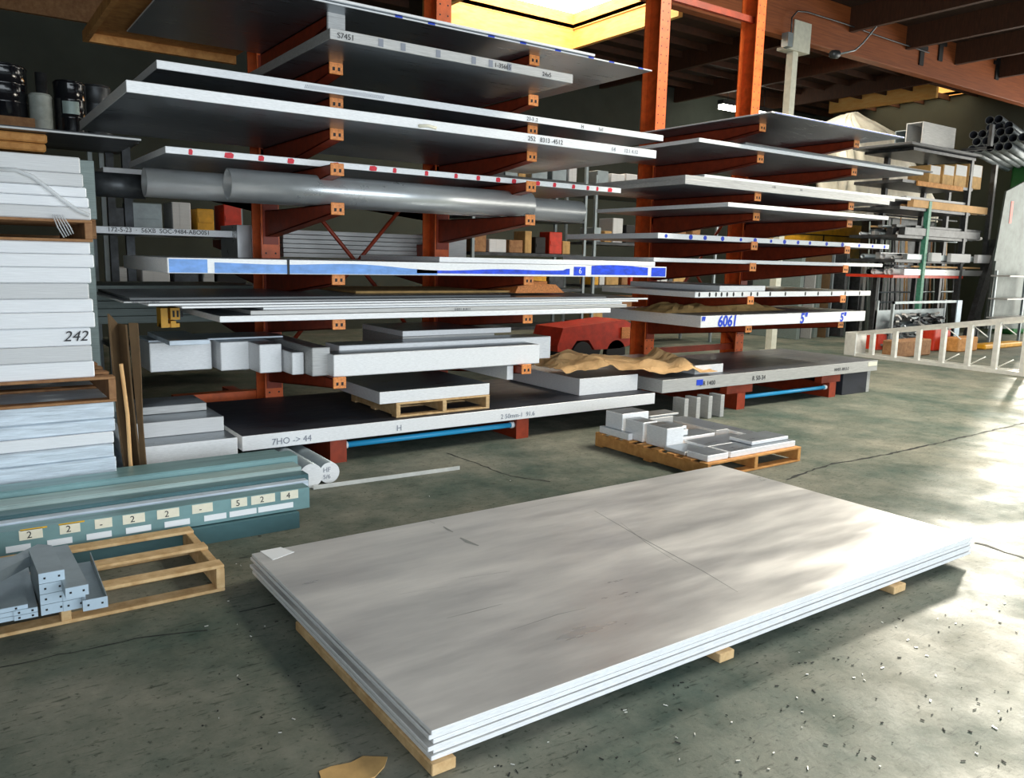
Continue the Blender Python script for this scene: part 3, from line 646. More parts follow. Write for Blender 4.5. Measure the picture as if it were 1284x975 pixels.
x3 = W(152, 560, YS)[0]; x2 = W(121, 440, YS)[0]; x1_ = W(107, 240, YS)[0]
r3 = [0.0]+zs(100, (577, 560, 545, 528, 506))
r3 = [0.0]+[max(.1, z) for z in r3[1:]]
t3 = tower(r3, x3, YS, 6.5, ['whiteb', 'whiteb', 'white', 'whiteb'], 'bottom', jit=.03)
zp = r3[-1]; zq = W(60, 476, YS)[1]
pallet('wooden_pallet', 'brown wooden pallet between the bottom and middle loads at the left', -.5, W(145, 490, YS)[0], YS-.02, 6.5, zp, zq-zp, 'woodd', gp)
r2 = [zq]+zs(60, (455, 435, 412, 392, 375, 355, 335, 318, 302))
t2 = tower(r2, x2, YS, 6.5, ['white', 'whiteg', 'white', 'white'], 'middle')
text(t2[2], '242', W(79, 426, YS)[0], YS-.004, r2[2]+.03, .085, M['ink'], .3)
text(t3[0], '3/47', W(90, 596, YS)[0], YS-.004, r3[0]+.03, .08, M['pencil'], .2)
zr = W(60, 274, YS)[1]
pallet('wooden_pallet', 'brown wooden pallet under the topmost white load at the left', -.5, W(115, 285, YS)[0], YS-.02, 6.5, r2[-1], zr-r2[-1], 'woodd', gp)
r1 = [zr]+zs(60, (258, 245, 232, 215, 194))
t1 = tower(r1, x1_, YS, 6.5, ['whiteg', 'white', 'white', 'whiteg'], 'top')
# narrow grey-green stack behind the tower
gh = 'grey green sheet stacks behind the white tower'
for i, (pr_, pt, pb, nm) in enumerate(((122, 202, 275, 'top'), (128, 300, 478, 'middle'), (150, 500, 585, 'bottom'))):
    yy = 6.6; x, za = W(pr_, pb, yy); _, zb = W(pr_, pt, yy)
    o = plate('sheet_stack', 'grey green sheet stack edge showing behind the %s white load' % nm, -.5, x, yy, 7.3, (0.001 if i == 2 else za), zb, big='greeng', edge='greeng', group=gh, cat='sheet stack')
    if i < 2:
        zlo = (W(150, 500, yy)[1] if i == 1 else W(128, 300, yy)[1])
        pallet('wooden_pallet', 'pallet under the %s grey green stack behind white tower' % nm, -.5, x-.01, yy, 7.3, zlo+.001, max(.08, za-zlo-.002), 'woodd', gp)
# stretch wrap strand over the top load
pts = [(W(px, py, YS-.02)) for px, py in ((0,212),(20,213),(40,221),(60,236),(80,252),(98,264),(112,270))]
tag(MB().tube([(a, YS-.02, b) for a, b in pts], .012, 8).build('plastic_wrap_strand', M['clear']), 'loose clear wrap strand hanging across the topmost white bundles', 'plastic wrap')
x, z = W(72, 285, YS-.03)
mb = MB()
for k in range(5): mb.tube([(x-.02+k*.012, YS-.03, z+.07), (x+.0+k*.016, YS-.05, z+.0), (x+.03+k*.012, YS-.03, z-.055+.006*k)], .004, 6)
tag(mb.build('plastic_wrap_tail', M['clear']), 'twisted end of clear wrap dangling over the upper pallet', 'plastic wrap')
# cardboard standing
def cardboard():
    e = empty('standing_cardboard', (.98, 5.55, 0), 'tall folded brown cardboard standing between the white tower and rack', 'cardboard')
    mb = MB()
    xa = W(147, 480, 5.6)[0]
    for off, y, xl, xr, h0, h1 in ((0, 5.62, W(147,480,5.62)[0], W(170,480,5.62)[0], 1.24, 1.18),):
        pts = [(xl, y), (xl+.07, y+.1), (xr, y-.02)]
        vs = []
        for z, k in ((0, .03), (.35, .0), (.7, -.02), (1.2, -.035)):
            for (a, b) in pts: vs.append((a+k, b, z+(0 if z < 1 else (.05 if a == xl else -.02))))
        fs = [(r*3+c, r*3+c+1, (r+1)*3+c+1, (r+1)*3+c) for r in range(3) for c in range(2)]
        mb.add(vs, fs)
    o = mb.build('back_panel', M['card'], e); o.modifiers.new('s', 'SOLIDIFY').thickness = .012
    mb = MB(); vs = []
    for z, px0, px1 in ((0, 170, 182), (.25, 172, 178), (.55, 171, 176), (.9, 168, 177), (1.2, 166, 176)):
        vs += [(W(px0, 480, 5.5)[0], 5.5, z), (W(px1, 480, 5.5)[0]+.0, 5.47, z)]
    mb.add(vs, [(i*2, i*2+1, i*2+3, i*2+2) for i in range(4)])
    o = mb.build('front_flap', M['card'], e, label='lighter narrow flap'); o.modifiers.new('s', 'SOLIDIFY').thickness = .01
    mb = MB().tube([(W(160,480,5.45)[0], 5.45, 0), (W(158,480,5.45)[0], 5.45, .35), (W(160,480,5.45)[0]-.01, 5.45, .62), (W(153,480,5.45)[0], 5.45, .95)], .012, 6)
    mb.build('torn_edge', M['kraft'], e)
cardboard()

# ------------------------------------------------------------ teal steel channels on the floor
gt = 'teal steel channels lying on the floor'
def chan(label, y0, y1, z0, z1, xr, m, xl=-1.2, t=.008, open_='down', rot=0):
    mb = MB()
    if open_ == 'down': mb.box(xl, xr, y0, y1, z1-t, z1, b=.002).box(xl, xr, y0, y0+t, z0, z1-t).box(xl, xr, y1-t, y1, z0, z1-t).box(xl, xr, y0+t, y0+.03, z0, z0+t).box(xl, xr, y1-.03, y1-t, z0, z0+t)
    elif open_ == 'front': mb.box(xl, xr, y1-t, y1, z0, z1).box(xl, xr, y0, y1-t, z1-t, z1).box(xl, xr, y0, y1-t, z0, z0+t)
    else: mb.box(xl, xr, y0, y0+t, z0, z1).box(xl, xr, y0+t, y1, z1-t, z1).box(xl, xr, y0+t, y1, z0, z0+t)
    return tag(mb.build('steel_channel', M[m]), label, 'steel channel', gt)
def xr_(px, py, y): return W(px, py, y)[0]
chan('rearmost teal channel of the floor pile, top row', 5.26, 5.42, .17, .30, xr_(352, 575, 5.3), 'teal')
chan('rounded teal channel second from the back, top row', 5.08, 5.24, .19, .325, xr_(372, 585, 5.1), 'teal')
chan('pale teal channel in the middle of the top row', 4.92, 5.06, .17, .29, xr_(376, 600, 4.95), 'teall')
chan('thin dark teal channel just behind the labelled one', 4.81, 4.91, .15, .265, xr_(384, 603, 4.85), 'teald')
chan('narrow bright edged channel directly behind the labels', 4.74, 4.80, .15, .245, xr_(386, 610, 4.75), 'whiteb')
LC = chan('teal channel carrying the rows of cream and white labels', 4.62, 4.73, .105, .235, xr_(388, 620, 4.62), 'teal', open_='back')
chan('glossy dark teal channel at the very front of the pile', 4.58, 4.73, .001, .10, xr_(374, 650, 4.6), 'teald', open_='back')
chan('lower teal channel hidden behind the front of the pile', 4.76, 4.92, .001, .145, xr_(366, 640, 4.8), 'teald')
chan('lower teal channel under the middle of the pile', 4.94, 5.10, .001, .165, xr_(366, 630, 4.95), 'teald')
chan('lower teal channel under the back of the pile', 5.12, 5.28, .001, .165, xr_(350, 620, 5.1), 'teald')
lb = [(363,622,11,'4'),(330,627,15,'2'),(300,631,10,'5'),(254,640,13,'-'),(211,647,14,'2'),(168,653,14,'2'),(130,659,11,'-'),(88,666,13,'2'),(39,673,15,'2')]
for i, (px, py, hw, s_) in enumerate(lb):
    y = 4.617; xa, z = W(px-hw, py, y); xb, _ = W(px+hw, py, y); zc = .205
    o = MB().box(xa, xb, y, y+.003, zc-.026, zc+.026).build('paper_label', M['label'], LC)
    text(LC, s_, (xa+xb)/2-.02, y-.001, zc-.018, .05, M['ink'], name='label_number')
for px in (39, 88):
    xa = W(px-14, 664, 4.617)[0]; MB().box(xa, xa+.12, 4.617, 4.62, .228, .236).build('yellow_tape', M['yellow'], LC)
for px, hw in ((346,22),(305,17),(270,14),(222,16),(173,16),(123,16),(73,16),(20,16)):
    xa = W(px-hw, 650, 4.617)[0]; xb = W(px+hw, 650, 4.617)[0]
    MB().box(xa, xb, 4.616, 4.6195, .125, .158).build('white_label', M['labelw'], LC)
# round bars and strip
gb2 = 'round bars on the floor'
for i, (px, py, r) in enumerate(((390, 596, .088), (413, 592, .078))):
    y = 5.36+.05*i; x = W(px, py, y)[0]
    o = MB().tube([(x, y, r+.001), (x, 6.9 if not i else 7.0, r+.001)], r, 32).build('round_bar', [M['gsteel'], M['saw']])
    me = o.data
    for p_ in me.polygons:
        if abs(p_.normal.y) > .9: p_.material_index = 1
    tag(o, ('larger left round aluminium bar lying beside the teal channels', 'right round aluminium bar with writing on its sawn end')[i], 'round bar', gb2)
    if i: text(o, 'HF', x-.05, y-.003, r+.01, .05, M['pencil']); text(o, '5/6', x-.05, y-.003, r-.04, .045, M['pencil'])
a = Vector((*G(392, 613), 0)); b = Vector((*G(575, 588), 0)); dr = (b-a).normalized(); T = Matrix.Translation(a) @ Matrix.Rotation(math.atan2(dr.y, dr.x), 4, 'Z')
tag(MB().box(0, (b-a).length, -.02, .02, .001, .012, T=T).box(0, (b-a).length, -.02, -.012, .012, .03, T=T).build('metal_strip', M['ladder']), 'thin bright metal strip lying on the floor before the left rack', 'metal strip')

# ------------------------------------------------------------ pallet with grey channels, lower left
pallet('wooden_pallet', 'pale wooden pallet on the floor carrying short grey steel channels', -.35, 1.03, 3.87, 4.55, .001, .135, 'wood', gp, 'x', 3)
gc = 'short grey steel channels on the front pallet'
def schan(label, pa, pb, za, zb, wd, h, up=False, m='gsteel', L=None, at=None):
    """short channel from pixel pa (near end, centre) to pixel pb (far end)"""
    A_ = at; d_ = L.normalized(); L = L.length
    sd = d_.cross(Vector((0,0,1))).normalized(); n_ = sd.cross(d_)
    e = empty('steel_channel', A_, label, 'steel channel', gc); T = Matrix((sd, d_, n_)).transposed().to_4x4()
    e.matrix_world = Matrix.Translation(A_) @ T
    t = .004; mb = MB()
    if up: mb.box(-wd/2, wd/2, 0, L, 0, t)
    else: mb.box(-wd/2, wd/2, 0, L, h-t, h)
    mb.box(-wd/2, -wd/2+t, 0, L, 0 if not up else t, h-t if not up else h).box(wd/2-t, wd/2, 0, L, 0 if not up else t, h-t if not up else h)
    mb.build('channel_body', M[m], e, local=True)
    f = MB().box(-wd/2, wd/2, -.004, 0, 0, h).box(-wd*.28-.004, -wd*.28+.004, -.006, -.004, h/2-.004, h/2+.004, 1).box(wd*.28-.004, wd*.28+.004, -.006, -.004, h/2-.004, h/2+.004, 1)
    f.build('end_tab', [M['gpale'], M['black']], e, local=True)
    return e
zt = .137
def stack(nb, ft, n, wd, h, labs, up=False, z0=None):
    z0 = zt+.002 if z0 is None else z0
    a_ = Vector((*G(*nb, z0), 0)); b_ = Vector((*G(*ft, z0+n*h), 0)); L = b_-a_
    for k in range(n):
        e = schan(labs[k], nb, nb, 0, 0, wd, h-.002, up, L=L, at=Vector((a_.x, a_.y, z0+h*k)))
stack((68, 768), (51, 686), 4, .095, .046, ['short grey channel in the stack of four, %s' % q for q in ('bottom', 'second from bottom', 'third from bottom', 'top')])
stack((94, 763), (75, 704), 2, .085, .046, ['grey channel under the tilted one on the front pallet, %s' % q for q in ('lower', 'upper')])
stack((97, 747), (72, 684), 1, .085, .045, ['tilted grey channel lying across two others on the pallet'], z0=zt+.098)
stack((120, 763), (100, 694), 1, .095, .05, ['open topped grey channel at the right of the pallet pieces'], up=True)
stack((33, 775), (20, 700), 2, .085, .022, ['dark grey channel left of the stack of four, %s' % q for q in ('lower', 'upper')])
stack((2, 780), (-8, 700), 3, .19, .02, ['wide grey panel at the left picture edge, %s' % q for q in ('lowest', 'middle', 'topmost')])
a = Vector((*G(0, 712, .30), .30)); b = Vector((*G(56, 684, .30), .30))
mb = MB(); d_ = (b-a); T = Matrix.Translation(a) @ Matrix.Rotation(math.atan2(d_.y, d_.x), 4, 'Z')
o = mb.box(-.5, d_.length, -.035, .035, .0, .006, T=T).box(-.5, d_.length, -.035, -.029, -.04, 0, T=T).box(-.5, d_.length, .029, .035, -.04, 0, T=T)
tag(o.build('steel_angle', M['gsteel']), 'grey bent piece lying crosswise behind the pallet channels', 'steel channel', gc)

# ------------------------------------------------------------ plate stack on the floor in front
gf = 'aluminium sheets in the floor stack'
NS = 6; z = .042; th = .0165; offs = [(.0,.0),(.012,.008),(-.012,.0),(.01,-.006),(-.006,.006),(0,0)]
tops = None
for i in range(NS):
    dx, dy = offs[i]; x0, x1, y0, y1 = 1.178+dx, 4.71+dx*.6, 2.07+abs(dy), 3.915+dy
    nm = ('bottom', 'second from bottom', 'third from bottom', 'fourth from bottom', 'second from top', 'top')[i]
    lab = 'large aluminium sheet in the floor stack, %s' % nm if i < 5 else 'top sheet of the large floor stack with scuffed shiny surface'
    o = plate('aluminium_sheet', lab, x0, x1, y0, y1, z, z+th, big='millfloor', edge='saw', group=gf, b=.002); z += th+.0015; tops = o
ztp = z-.0015
# scuffs on the top sheet
def decal(pxs, m, wd, name):
    pts = [Vector((*G(*q, ztp), ztp+.0008)) for q in pxs]; n = len(pts); L = []; Rr = []
    for i, p_ in enumerate(pts):
        t = (pts[min(i+1, n-1)]-pts[max(0, i-1)]).normalized(); nn = Vector((-t.y, t.x, 0)); k = wd*(.35 if i in (0, n-1) else 1)
        L.append(p_+nn*k/2); Rr.append(p_-nn*k/2)
    return MB().add(L+Rr, [(i, i+1, n+i+1, n+i) for i in range(n-1)])
M['scuff'] = mat('scuff_mark', (.30,.31,.30), .6, .3)
d = MB()
for pxs, wd in ((((556,660),(562,664),(568,667)),.018), (((577,674),(586,679),(600,684)),.03), (((538,653),(545,656)),.010), (((745,640),(800,672),(880,715),(925,742)),.006), (((778,655),(810,680),(850,705)),.004),
                (((560,775),(600,765),(630,757)),.005), (((575,725),(640,716)),.004), (((500,745),(560,735)),.003), (((645,640),(700,628),(745,626)),.003), (((640,790),(700,770),(735,762)),.004)):
    decal(pxs, None, wd, '').build('scuff_mark', M['scuff'], tops)
q = [Vector((*G(*p_, ztp), 0)) for p_ in ((326,691),(352,686),(369,692),(342,702))]
mb = MB(); mb.prism([(v.x, v.y) for v in q], ztp+.0006, ztp+.002, 'z')
tg = tag(mb.build('paper_tag', M['labelw']), 'white paper tag on the left corner of the top floor sheet', 'paper tag')
gw = 'timbers under the floor stack'
def timber(x0, x1, y0, y1, label): tag(MB().box(x0, x1, y0, y1, .001, .041, b=.003).build('timber_block', M['wood']), label, 'timber', gw)
timber(1.17, 1.26, 2.05, 3.28, 'long pale timber running under the left edge of floor stack')
x = G(895, 815, .02)[0]; timber(x-.04, x+.05, 2.045, 3.5, 'timber block under the middle front edge of the floor stack')
x = G(1115, 733, .02)[0]; timber(x-.06, x+.05, 2.04, 3.5, 'timber block under the front edge near the right corner')
# torn cardboard scrap
q = [G(*p_) for p_ in ((400,968),(415,962),(440,957),(455,949),(486,950),(482,962),(470,975),(440,985),(405,985))]
tag(MB().prism(q, .001, .005, 'z').build('cardboard_scrap', M['cardl']), 'torn tan cardboard scrap on the floor at the bottom edge', 'scrap')

# ------------------------------------------------------------ pallet of offcuts between stack and racks
PX0, PX1, PY0, PY1 = 4.72, 5.89, 4.04, 5.36
pallet('wooden_pallet', 'orange wooden pallet on the floor loaded with aluminium offcuts', PX0, PX1, PY0, PY1, .001, .125, 'woodo', gp, 'x', 8)
go = 'aluminium offcuts on the orange pallet'
zt = .127
def off(label, px, py, w_, d_, h, z0=zt, edge='saw', big='mill'):
    """near-left top corner seen at pixel px,py"""
    x, y = G(px, py, z0+h)
    return plate('aluminium_offcut', label, x, x+w_, y, y+d_, z0, z0+h, group=go, cat='offcut', b=.004, edge=edge, big=big)
O = []
def offw(label, x0, x1, y0, y1, h, z0=zt, edge='saw', big='mill'): plate('aluminium_offcut', label, x0, x1, y0, y1, z0, z0+h, group=go, cat='offcut', b=.004, edge=edge, big=big)
offw('tall block at the far left corner of the orange pallet', 4.80, 5.12, 5.10, 5.32, .20)
offw('thin strip left of the blocks on the orange pallet', 4.74, 4.79, 4.95, 5.33, .06)
offw('tall square block in the middle of the left row', 4.80, 4.97, 4.84, 5.06, .17)
offw('tall square block nearest the camera on the orange pallet', 4.80, 5.0, 4.56, 4.80, .17)
offw('flat plate under the near left edge of the offcuts', 4.76, 5.02, 4.32, 4.55, .03, edge='sawg')
offw('low flat piece at the near left corner of the pallet', 4.76, 5.0, 4.08, 4.30, .05)
offw('wide flat plate across the near side of the pallet', 5.03, 5.86, 4.08, 4.30, .05)
offw('long flat plate in the centre of the pallet', 5.03, 5.62, 4.32, 4.58, .045)
offw('raised plate resting on the near right plates', 5.36, 5.84, 4.14, 4.38, .03, zt+.052)
offw('grey plate behind the near block on the pallet', 5.03, 5.45, 4.61, 4.82, .06)
offw('small upright offcut beside the near square block', 5.10, 5.16, 4.66, 4.74, .05, zt+.062)
offw('medium offcut behind the middle square block', 5.0, 5.35, 4.85, 5.08, .09)
offw('long bar along the right rear of the pallet', 5.66, 5.78, 4.34, 5.30, .06)
offw('dark gap edged plate right of the long bar', 5.48, 5.64, 4.62, 5.30, .075, edge='sawg')
offw('flat grey plate at the far side of the pallet', 5.15, 5.46, 5.12, 5.34, .12, edge='sawg')
offw('thin plate lying on the far side plate', 5.18, 5.55, 5.14, 5.32, .02, zt+.122, edge='sawg')
offw('narrow strip on the right rim of the orange pallet', 5.80, 5.87, 4.34, 5.30, .045)

# ------------------------------------------------------------ left background: shelf with drums
ys = 9.3
zsx = W(90, 166, ys)[1]
sh = empty('storage_shelf', (.9, ys+.5, 0), 'dark steel shelf high up behind the white tower', 'shelf')
MB().box(-1.2, 1.75, ys-.1, ys+1.1, zsx-.06, zsx).build('shelf_deck', M['dsteel'], sh)
for x in (-1.1, 1.6):
    for y in (ys, ys+1.0): MB().box(x, x+.08, y, y+.08, 0, zsx-.06).build('leg', M['dsteel'], sh)
tag(MB().box(-1.0, W(43,150,ys)[0], ys-.05, ys+.8, zsx+.001, zsx+.09).build('timber_board', M['woodd']), 'dark timber under the black container, upper left', 'board')
def drum(px, pyt, pyb, r, y, m, label, name, lab=None, z0=None):
    x = W(px, pyb, y)[0]; z0 = zsx+.001 if z0 is None else z0; h = W(px, pyt, y)[1]-z0
    e = empty(name, (x, y, z0), label, 'container', 'containers on the upper shelf')
    prof = [(r*.96, 0), (r, .02), (r, h*.30), (r*1.03, h*.32), (r, h*.34), (r, h*.64), (r*1.03, h*.66), (r, h*.68), (r, h-.03), (r*1.04, h-.015), (r*1.0, h)]
    MB().tube([(x, y, z0+b) for a, b in prof], [a for a, b in prof], 28).build('body', M[m], e)
    MB().tube([(x, y, z0+h), (x, y, z0+h+.012)], [r*.9, r*.9], 28).build('lid', M[m], e)
    if lab:
        vs = []; n = 8
        for k in range(n+1):
            a = math.radians(-125+60*k/n)
            for zf in (lab[0], lab[1]): vs.append((x+math.cos(a)*r*1.015, y+math.sin(a)*r*1.015, z0+h*zf))
        o = MB().add(vs, [(2*k, 2*k+2, 2*k+3, 2*k+1) for k in range(n)]).build('label', M[lab[2]], e)
    return e
drum(90, 105, 163, W(110,160,ys+.25)[0]-W(90,160,ys+.25)[0], ys+.25, 'blackgloss', 'black ribbed drum with pale green label on the upper shelf', 'steel_drum', (.38, .62, 'teall'))
drum(53, 120, 163, .10, ys+.2, 'plastic', 'grey white plastic pail standing left of the black drum', 'plastic_pail')
drum(122, 110, 163, .15, ys+.55, 'dsteel', 'dark drum half hidden behind the labelled black drum', 'steel_drum')
drum(6, 84, 150, .21, ys+.3, 'blackgloss', 'big black container at the left picture edge on the shelf', 'steel_drum', z0=zsx+.092)
x, z = W(54, 118, ys+.5); tag(MB().cyl((x, ys+.6), .055, zsx+.001, W(54, 92, ys+.6)[1]).build('dark_bottle', M['dsteel']), 'tall dark tube standing behind the plastic pail', 'container')
x0, z = W(0, 186, 6.6); x1 = W(58, 186, 6.6)[0]
zz = z
tag(MB().box(-.8, x1, 6.6, 7.2, zz, zz+.055, b=.01).build('wood_board', M['woodo']), 'lower orange board above the topmost white load', 'board', 'orange boards above the tower')
tag(MB().box(-.8, x1+.01, 6.6, 7.2, zz+.06, zz+.12, b=.01).build('wood_board', M['woodo']), 'upper orange board above the topmost white load', 'board', 'orange boards above the tower')
plate('steel_sheet', 'wide dark sheet reaching right above the white tower', -.9, W(176, 185, 6.55)[0], 6.5, 7.35, zz+.125, zz+.14, big='milldark', edge='sawg')

# ------------------------------------------------------------ middle background behind the racks
def bgbox(name, label, cat, a, b, t, bt, y, dep, m, group=None, extra=None):
    x0, zt_ = W(a, t, y); x1, zb_ = W(b, bt, y); zt_ = W((a+b)/2, t, y)[1]; zb_ = W((a+b)/2, bt, y)[1]
    if bt > 404+0 and zb_ < .25: zb_ = .001
    mb = MB().box(x0, x1, y, y+dep, max(zb_, .001), zt_, b=.008)
    if extra: extra(mb, x0, x1, y, y+dep, zb_, zt_)
    return tag(mb.build(name, M[m] if not isinstance(m, tuple) else [M[k] for k in m]), label, cat, group)
# grey open shelving with stored parts
yb = 11.2
def shelving(px0, px1, zsv, y, label, mpost='gsteel', dep=.9):
    x0 = W(px0, 300, y)[0]; x1 = W(px1, 300, y)[0]
    e = empty('shelving_unit', ((x0+x1)/2, y+dep/2, 0), label, 'shelving', 'shelving units in the background')
    for x in (x0, x1-.05):
        for yy in (y, y+dep-.05): MB().box(x, x+.05, yy, yy+.05, 0, zsv[-1]+.3).build('upright', M[mpost], e)
    for z in zsv: MB().box(x0+.05, x1-.05, y, y+dep, z-.05, z).build('shelf', M['dsteel'], e)
    return x0, x1
items = ['cardl', 'redm', 'dsteel', 'sawg', 'gsteel', 'teall', 'machine', 'woodd', 'whiteg', 'black']
def fill(x0, x1, y, z, hmax, n, seed, where, grp, dep=.5):
    rnd = random.Random(seed); x = x0+.07
    words_ = {'cardl':'tan carton','redm':'red metal box','dsteel':'dark steel part','sawg':'grey metal block','gsteel':'blue grey case','teall':'pale green case','machine':'yellow case','woodd':'brown wooden box','whiteg':'off white carton','black':'black case'}
    lst = []
    while x < x1-.25 and len(lst) < n:
        w_ = rnd.uniform(.12, .38); h = rnd.uniform(.4, 1)*hmax; m = rnd.choice(items)
        if x+w_ > x1-.07: break
        lst.append((x, w_, h, m)); x += w_+rnd.uniform(.01, .12)
    ordn = ['first','second','third','fourth','fifth','sixth','seventh','eighth','ninth','tenth','eleventh','twelfth']
    for i, (xx, w_, h, m) in enumerate(lst):
        mb = MB().box(xx, xx+w_, y+.05, y+.05+dep*rnd.uniform(.6, 1), z+.001, z+h, b=.01)
        if m in ('cardl', 'whiteg'): mb.box(xx+w_*.4, xx+w_*.6, y+.048, y+.05, z+.01, z+h-.01, 0)
        else: mb.box(xx+.02, xx+w_-.02, y+.04, y+.05, z+h*.4, z+h*.6, 0)
        tag(mb.build('stored_box', M[m]), '%s, %s from the left on %s' % (words_[m], ordn[i], where), 'box', grp)
a, b = shelving(592, 735, (.5, 1.15, 1.75, 2.35, 3.0), yb, 'dark shelving seen between the two racks')
for k, (z, nm) in enumerate(((1.15,'second shelf between the racks'), (1.75,'third shelf between the racks'), (2.35,'fourth shelf between the racks'), (3.0,'top shelf between the racks'))):
    fill(a, b, yb, z, .42, 10, 10+k, nm, 'things on the shelving between the racks')
a, b = shelving(745, 900, (.5, 1.2, 2.0, 2.9), yb+.3, 'dark shelving seen through the left of the right rack')
for k, (z, nm) in enumerate(((.5,'lowest shelf behind the right rack'), (1.2,'second shelf behind the right rack'), (2.0,'third shelf behind the right rack'), (2.9,'top shelf behind the right rack'))):
    fill(a, b, yb+.3, z, .5, 10, 30+k, nm, 'things on the shelving behind the right rack')
a, b = shelving(130, 330, (.5, 1.25, 1.9, 2.6), 10.6, 'dark shelving seen behind the left rack')
for k, (z, nm) in enumerate(((1.25,'second shelf behind the left rack'), (1.9,'third shelf behind the left rack'))):
    fill(a, b, 10.6, z, .35, 8, 50+k, nm, 'things on the shelving behind the left rack')
# red vehicle-like cart
x0, zt_ = W(700, 408, 9.6); x1, zb_ = W(790, 432, 9.6)
e = empty('red_cart', ((x0+x1)/2, 9.9, 0), 'low red machine cart on the floor behind the gap between racks', 'cart')
MB().prism([(x0, .35), (x0+.1, .62), (x0+.9, .68), (x1-.15, .72), (x1, .66), (x1, .3), (x1-.25, .26), (x0+.75, .26), (x0+.62, .42), (x0+.38, .42), (x0+.25, .26), (x0, .26)], 9.6, 10.3, 'y').build('body', M['redm'], e)
MB().box(x1-.22, x1-.04, 9.57, 9.6, .42, .60).build('lamp_panel', M['tip'], e)
for xx in (x0+.5, x1-.3):
    for yy in (9.6, 10.2): MB().tube([(xx, yy, .2), (xx, yy+.1, .2)], .2, 20).build('wheel', M['black'], e)
# yellow machine
y = 12.6
x0, zt_ = W(985, 277, y); x1, zb_ = W(1092, 330, y)
e = empty('yellow_machine', ((x0+x1)/2, y+.6, 0), 'rounded yellow orange machine cabinet behind the right rack', 'machine')
MB().prism([(x0, 1.5), (x0, zt_-.15), (x0+.2, zt_), (x1-.35, zt_+.02), (x1-.08, zt_-.12), (x1, zt_-.4), (x1-.05, 1.5)], y, y+1.2, 'y').build('cabinet', M['machine'], e)
MB().box(x0+.25, x1-.3, y-.02, y, zt_-.3, zt_-.27).box((x0+x1)/2-.35, (x0+x1)/2-.32, y-.02, y, 1.6, zt_-.3).build('panel_seam', M['black'], e)
MB().box(x0+.1, x1-.3, y+.1, y+1.1, 0, 1.5).build('base', M['dsteel'], e)
# leaning sheets and rods behind the right rack (vertical material rack)
gl = 'sheets standing on edge in the vertical rack'
y = 11.1
ms = ['greeng', 'dsteel', 'sawg', 'greeng', 'card', 'gsteel', 'dsteel']
adj = {'greeng':'grey green','dsteel':'dark','sawg':'light grey','card':'brown','gsteel':'blue grey'}
ords = ['first','second','third','fourth','fifth','sixth','seventh','eighth','ninth','tenth','eleventh','twelfth','thirteenth','fourteenth']
pxs = [1000, 1009, 1018, 1027, 1036, 1045, 1055, 1065, 1074, 1083, 1092, 1101]
for i, px in enumerate(pxs):
    x = W(px, 400, y)[0]; m = ms[i % 7]; h = W(px, 340-random.uniform(0, 35), y)[1]
    mb = MB().box(x, x+.035+.09*(i % 3 == 0), y+.1*(i % 2), y+1.3, .001, h, b=.005)
    tag(mb.build('standing_sheet', M[m]), '%s sheet standing on edge below the yellow machine, %s from left' % (adj[m], ords[i]), 'metal sheet', gl)
gq = 'long rods leaning upright in the background'
rnd = random.Random(3)
for i in range(26):
    px = 1088+i*4.6; yy = 10.75+rnd.uniform(0, .35)-.3; x = W(px, 400, yy)[0]; lean = rnd.uniform(-.12, .35); h = W(px, rnd.uniform(262, 300), yy)[1]
    m = rnd.choice(['gsteel', 'sawg', 'woodd', 'dsteel', 'greeng', 'kraft'])
    tag(MB().tube([(x, yy, .001), (x+lean, yy+.25, h)], rnd.uniform(.012, .022), 8).build('upright_rod', M[m]),
        '%s rod leaning upright behind the scrap bin, %s from the left' % ({'gsteel':'blue grey','sawg':'light grey','woodd':'brown','dsteel':'dark','greeng':'grey green','kraft':'tan'}[m], (ords+['fifteenth','sixteenth','seventeenth','eighteenth','nineteenth','twentieth','twenty first','twenty second','twenty third','twenty fourth','twenty fifth','twenty sixth'])[i]), 'rod', gq)
# horizontal rails of that rack
e = empty('upright_rod_rack', (W(1130, 400, 10.35)[0], 10.35, 0), 'steel rail frame holding the upright rods behind the ladder', 'rack')
for py, m in ((272, 'dsteel'), (300, 'gsteel'), (342, 'gsteel'), (366, 'gsteel'), (378, 'gsteel')):
    z = W(1140, py, 10.35)[1]; MB().tube([(W(1096, py, 10.35)[0], 10.35, z), (W(1200, py, 10.35)[0], 10.35, z)], .02, 8).build('rail', M[m], e)
for px in (1097, 1171): x = W(px, 400, 10.35)[0]; MB().box(x, x+.03, 10.33, 10.38, 0, W(px, 300, 10.35)[1]).build('upright', M['gsteel'], e)
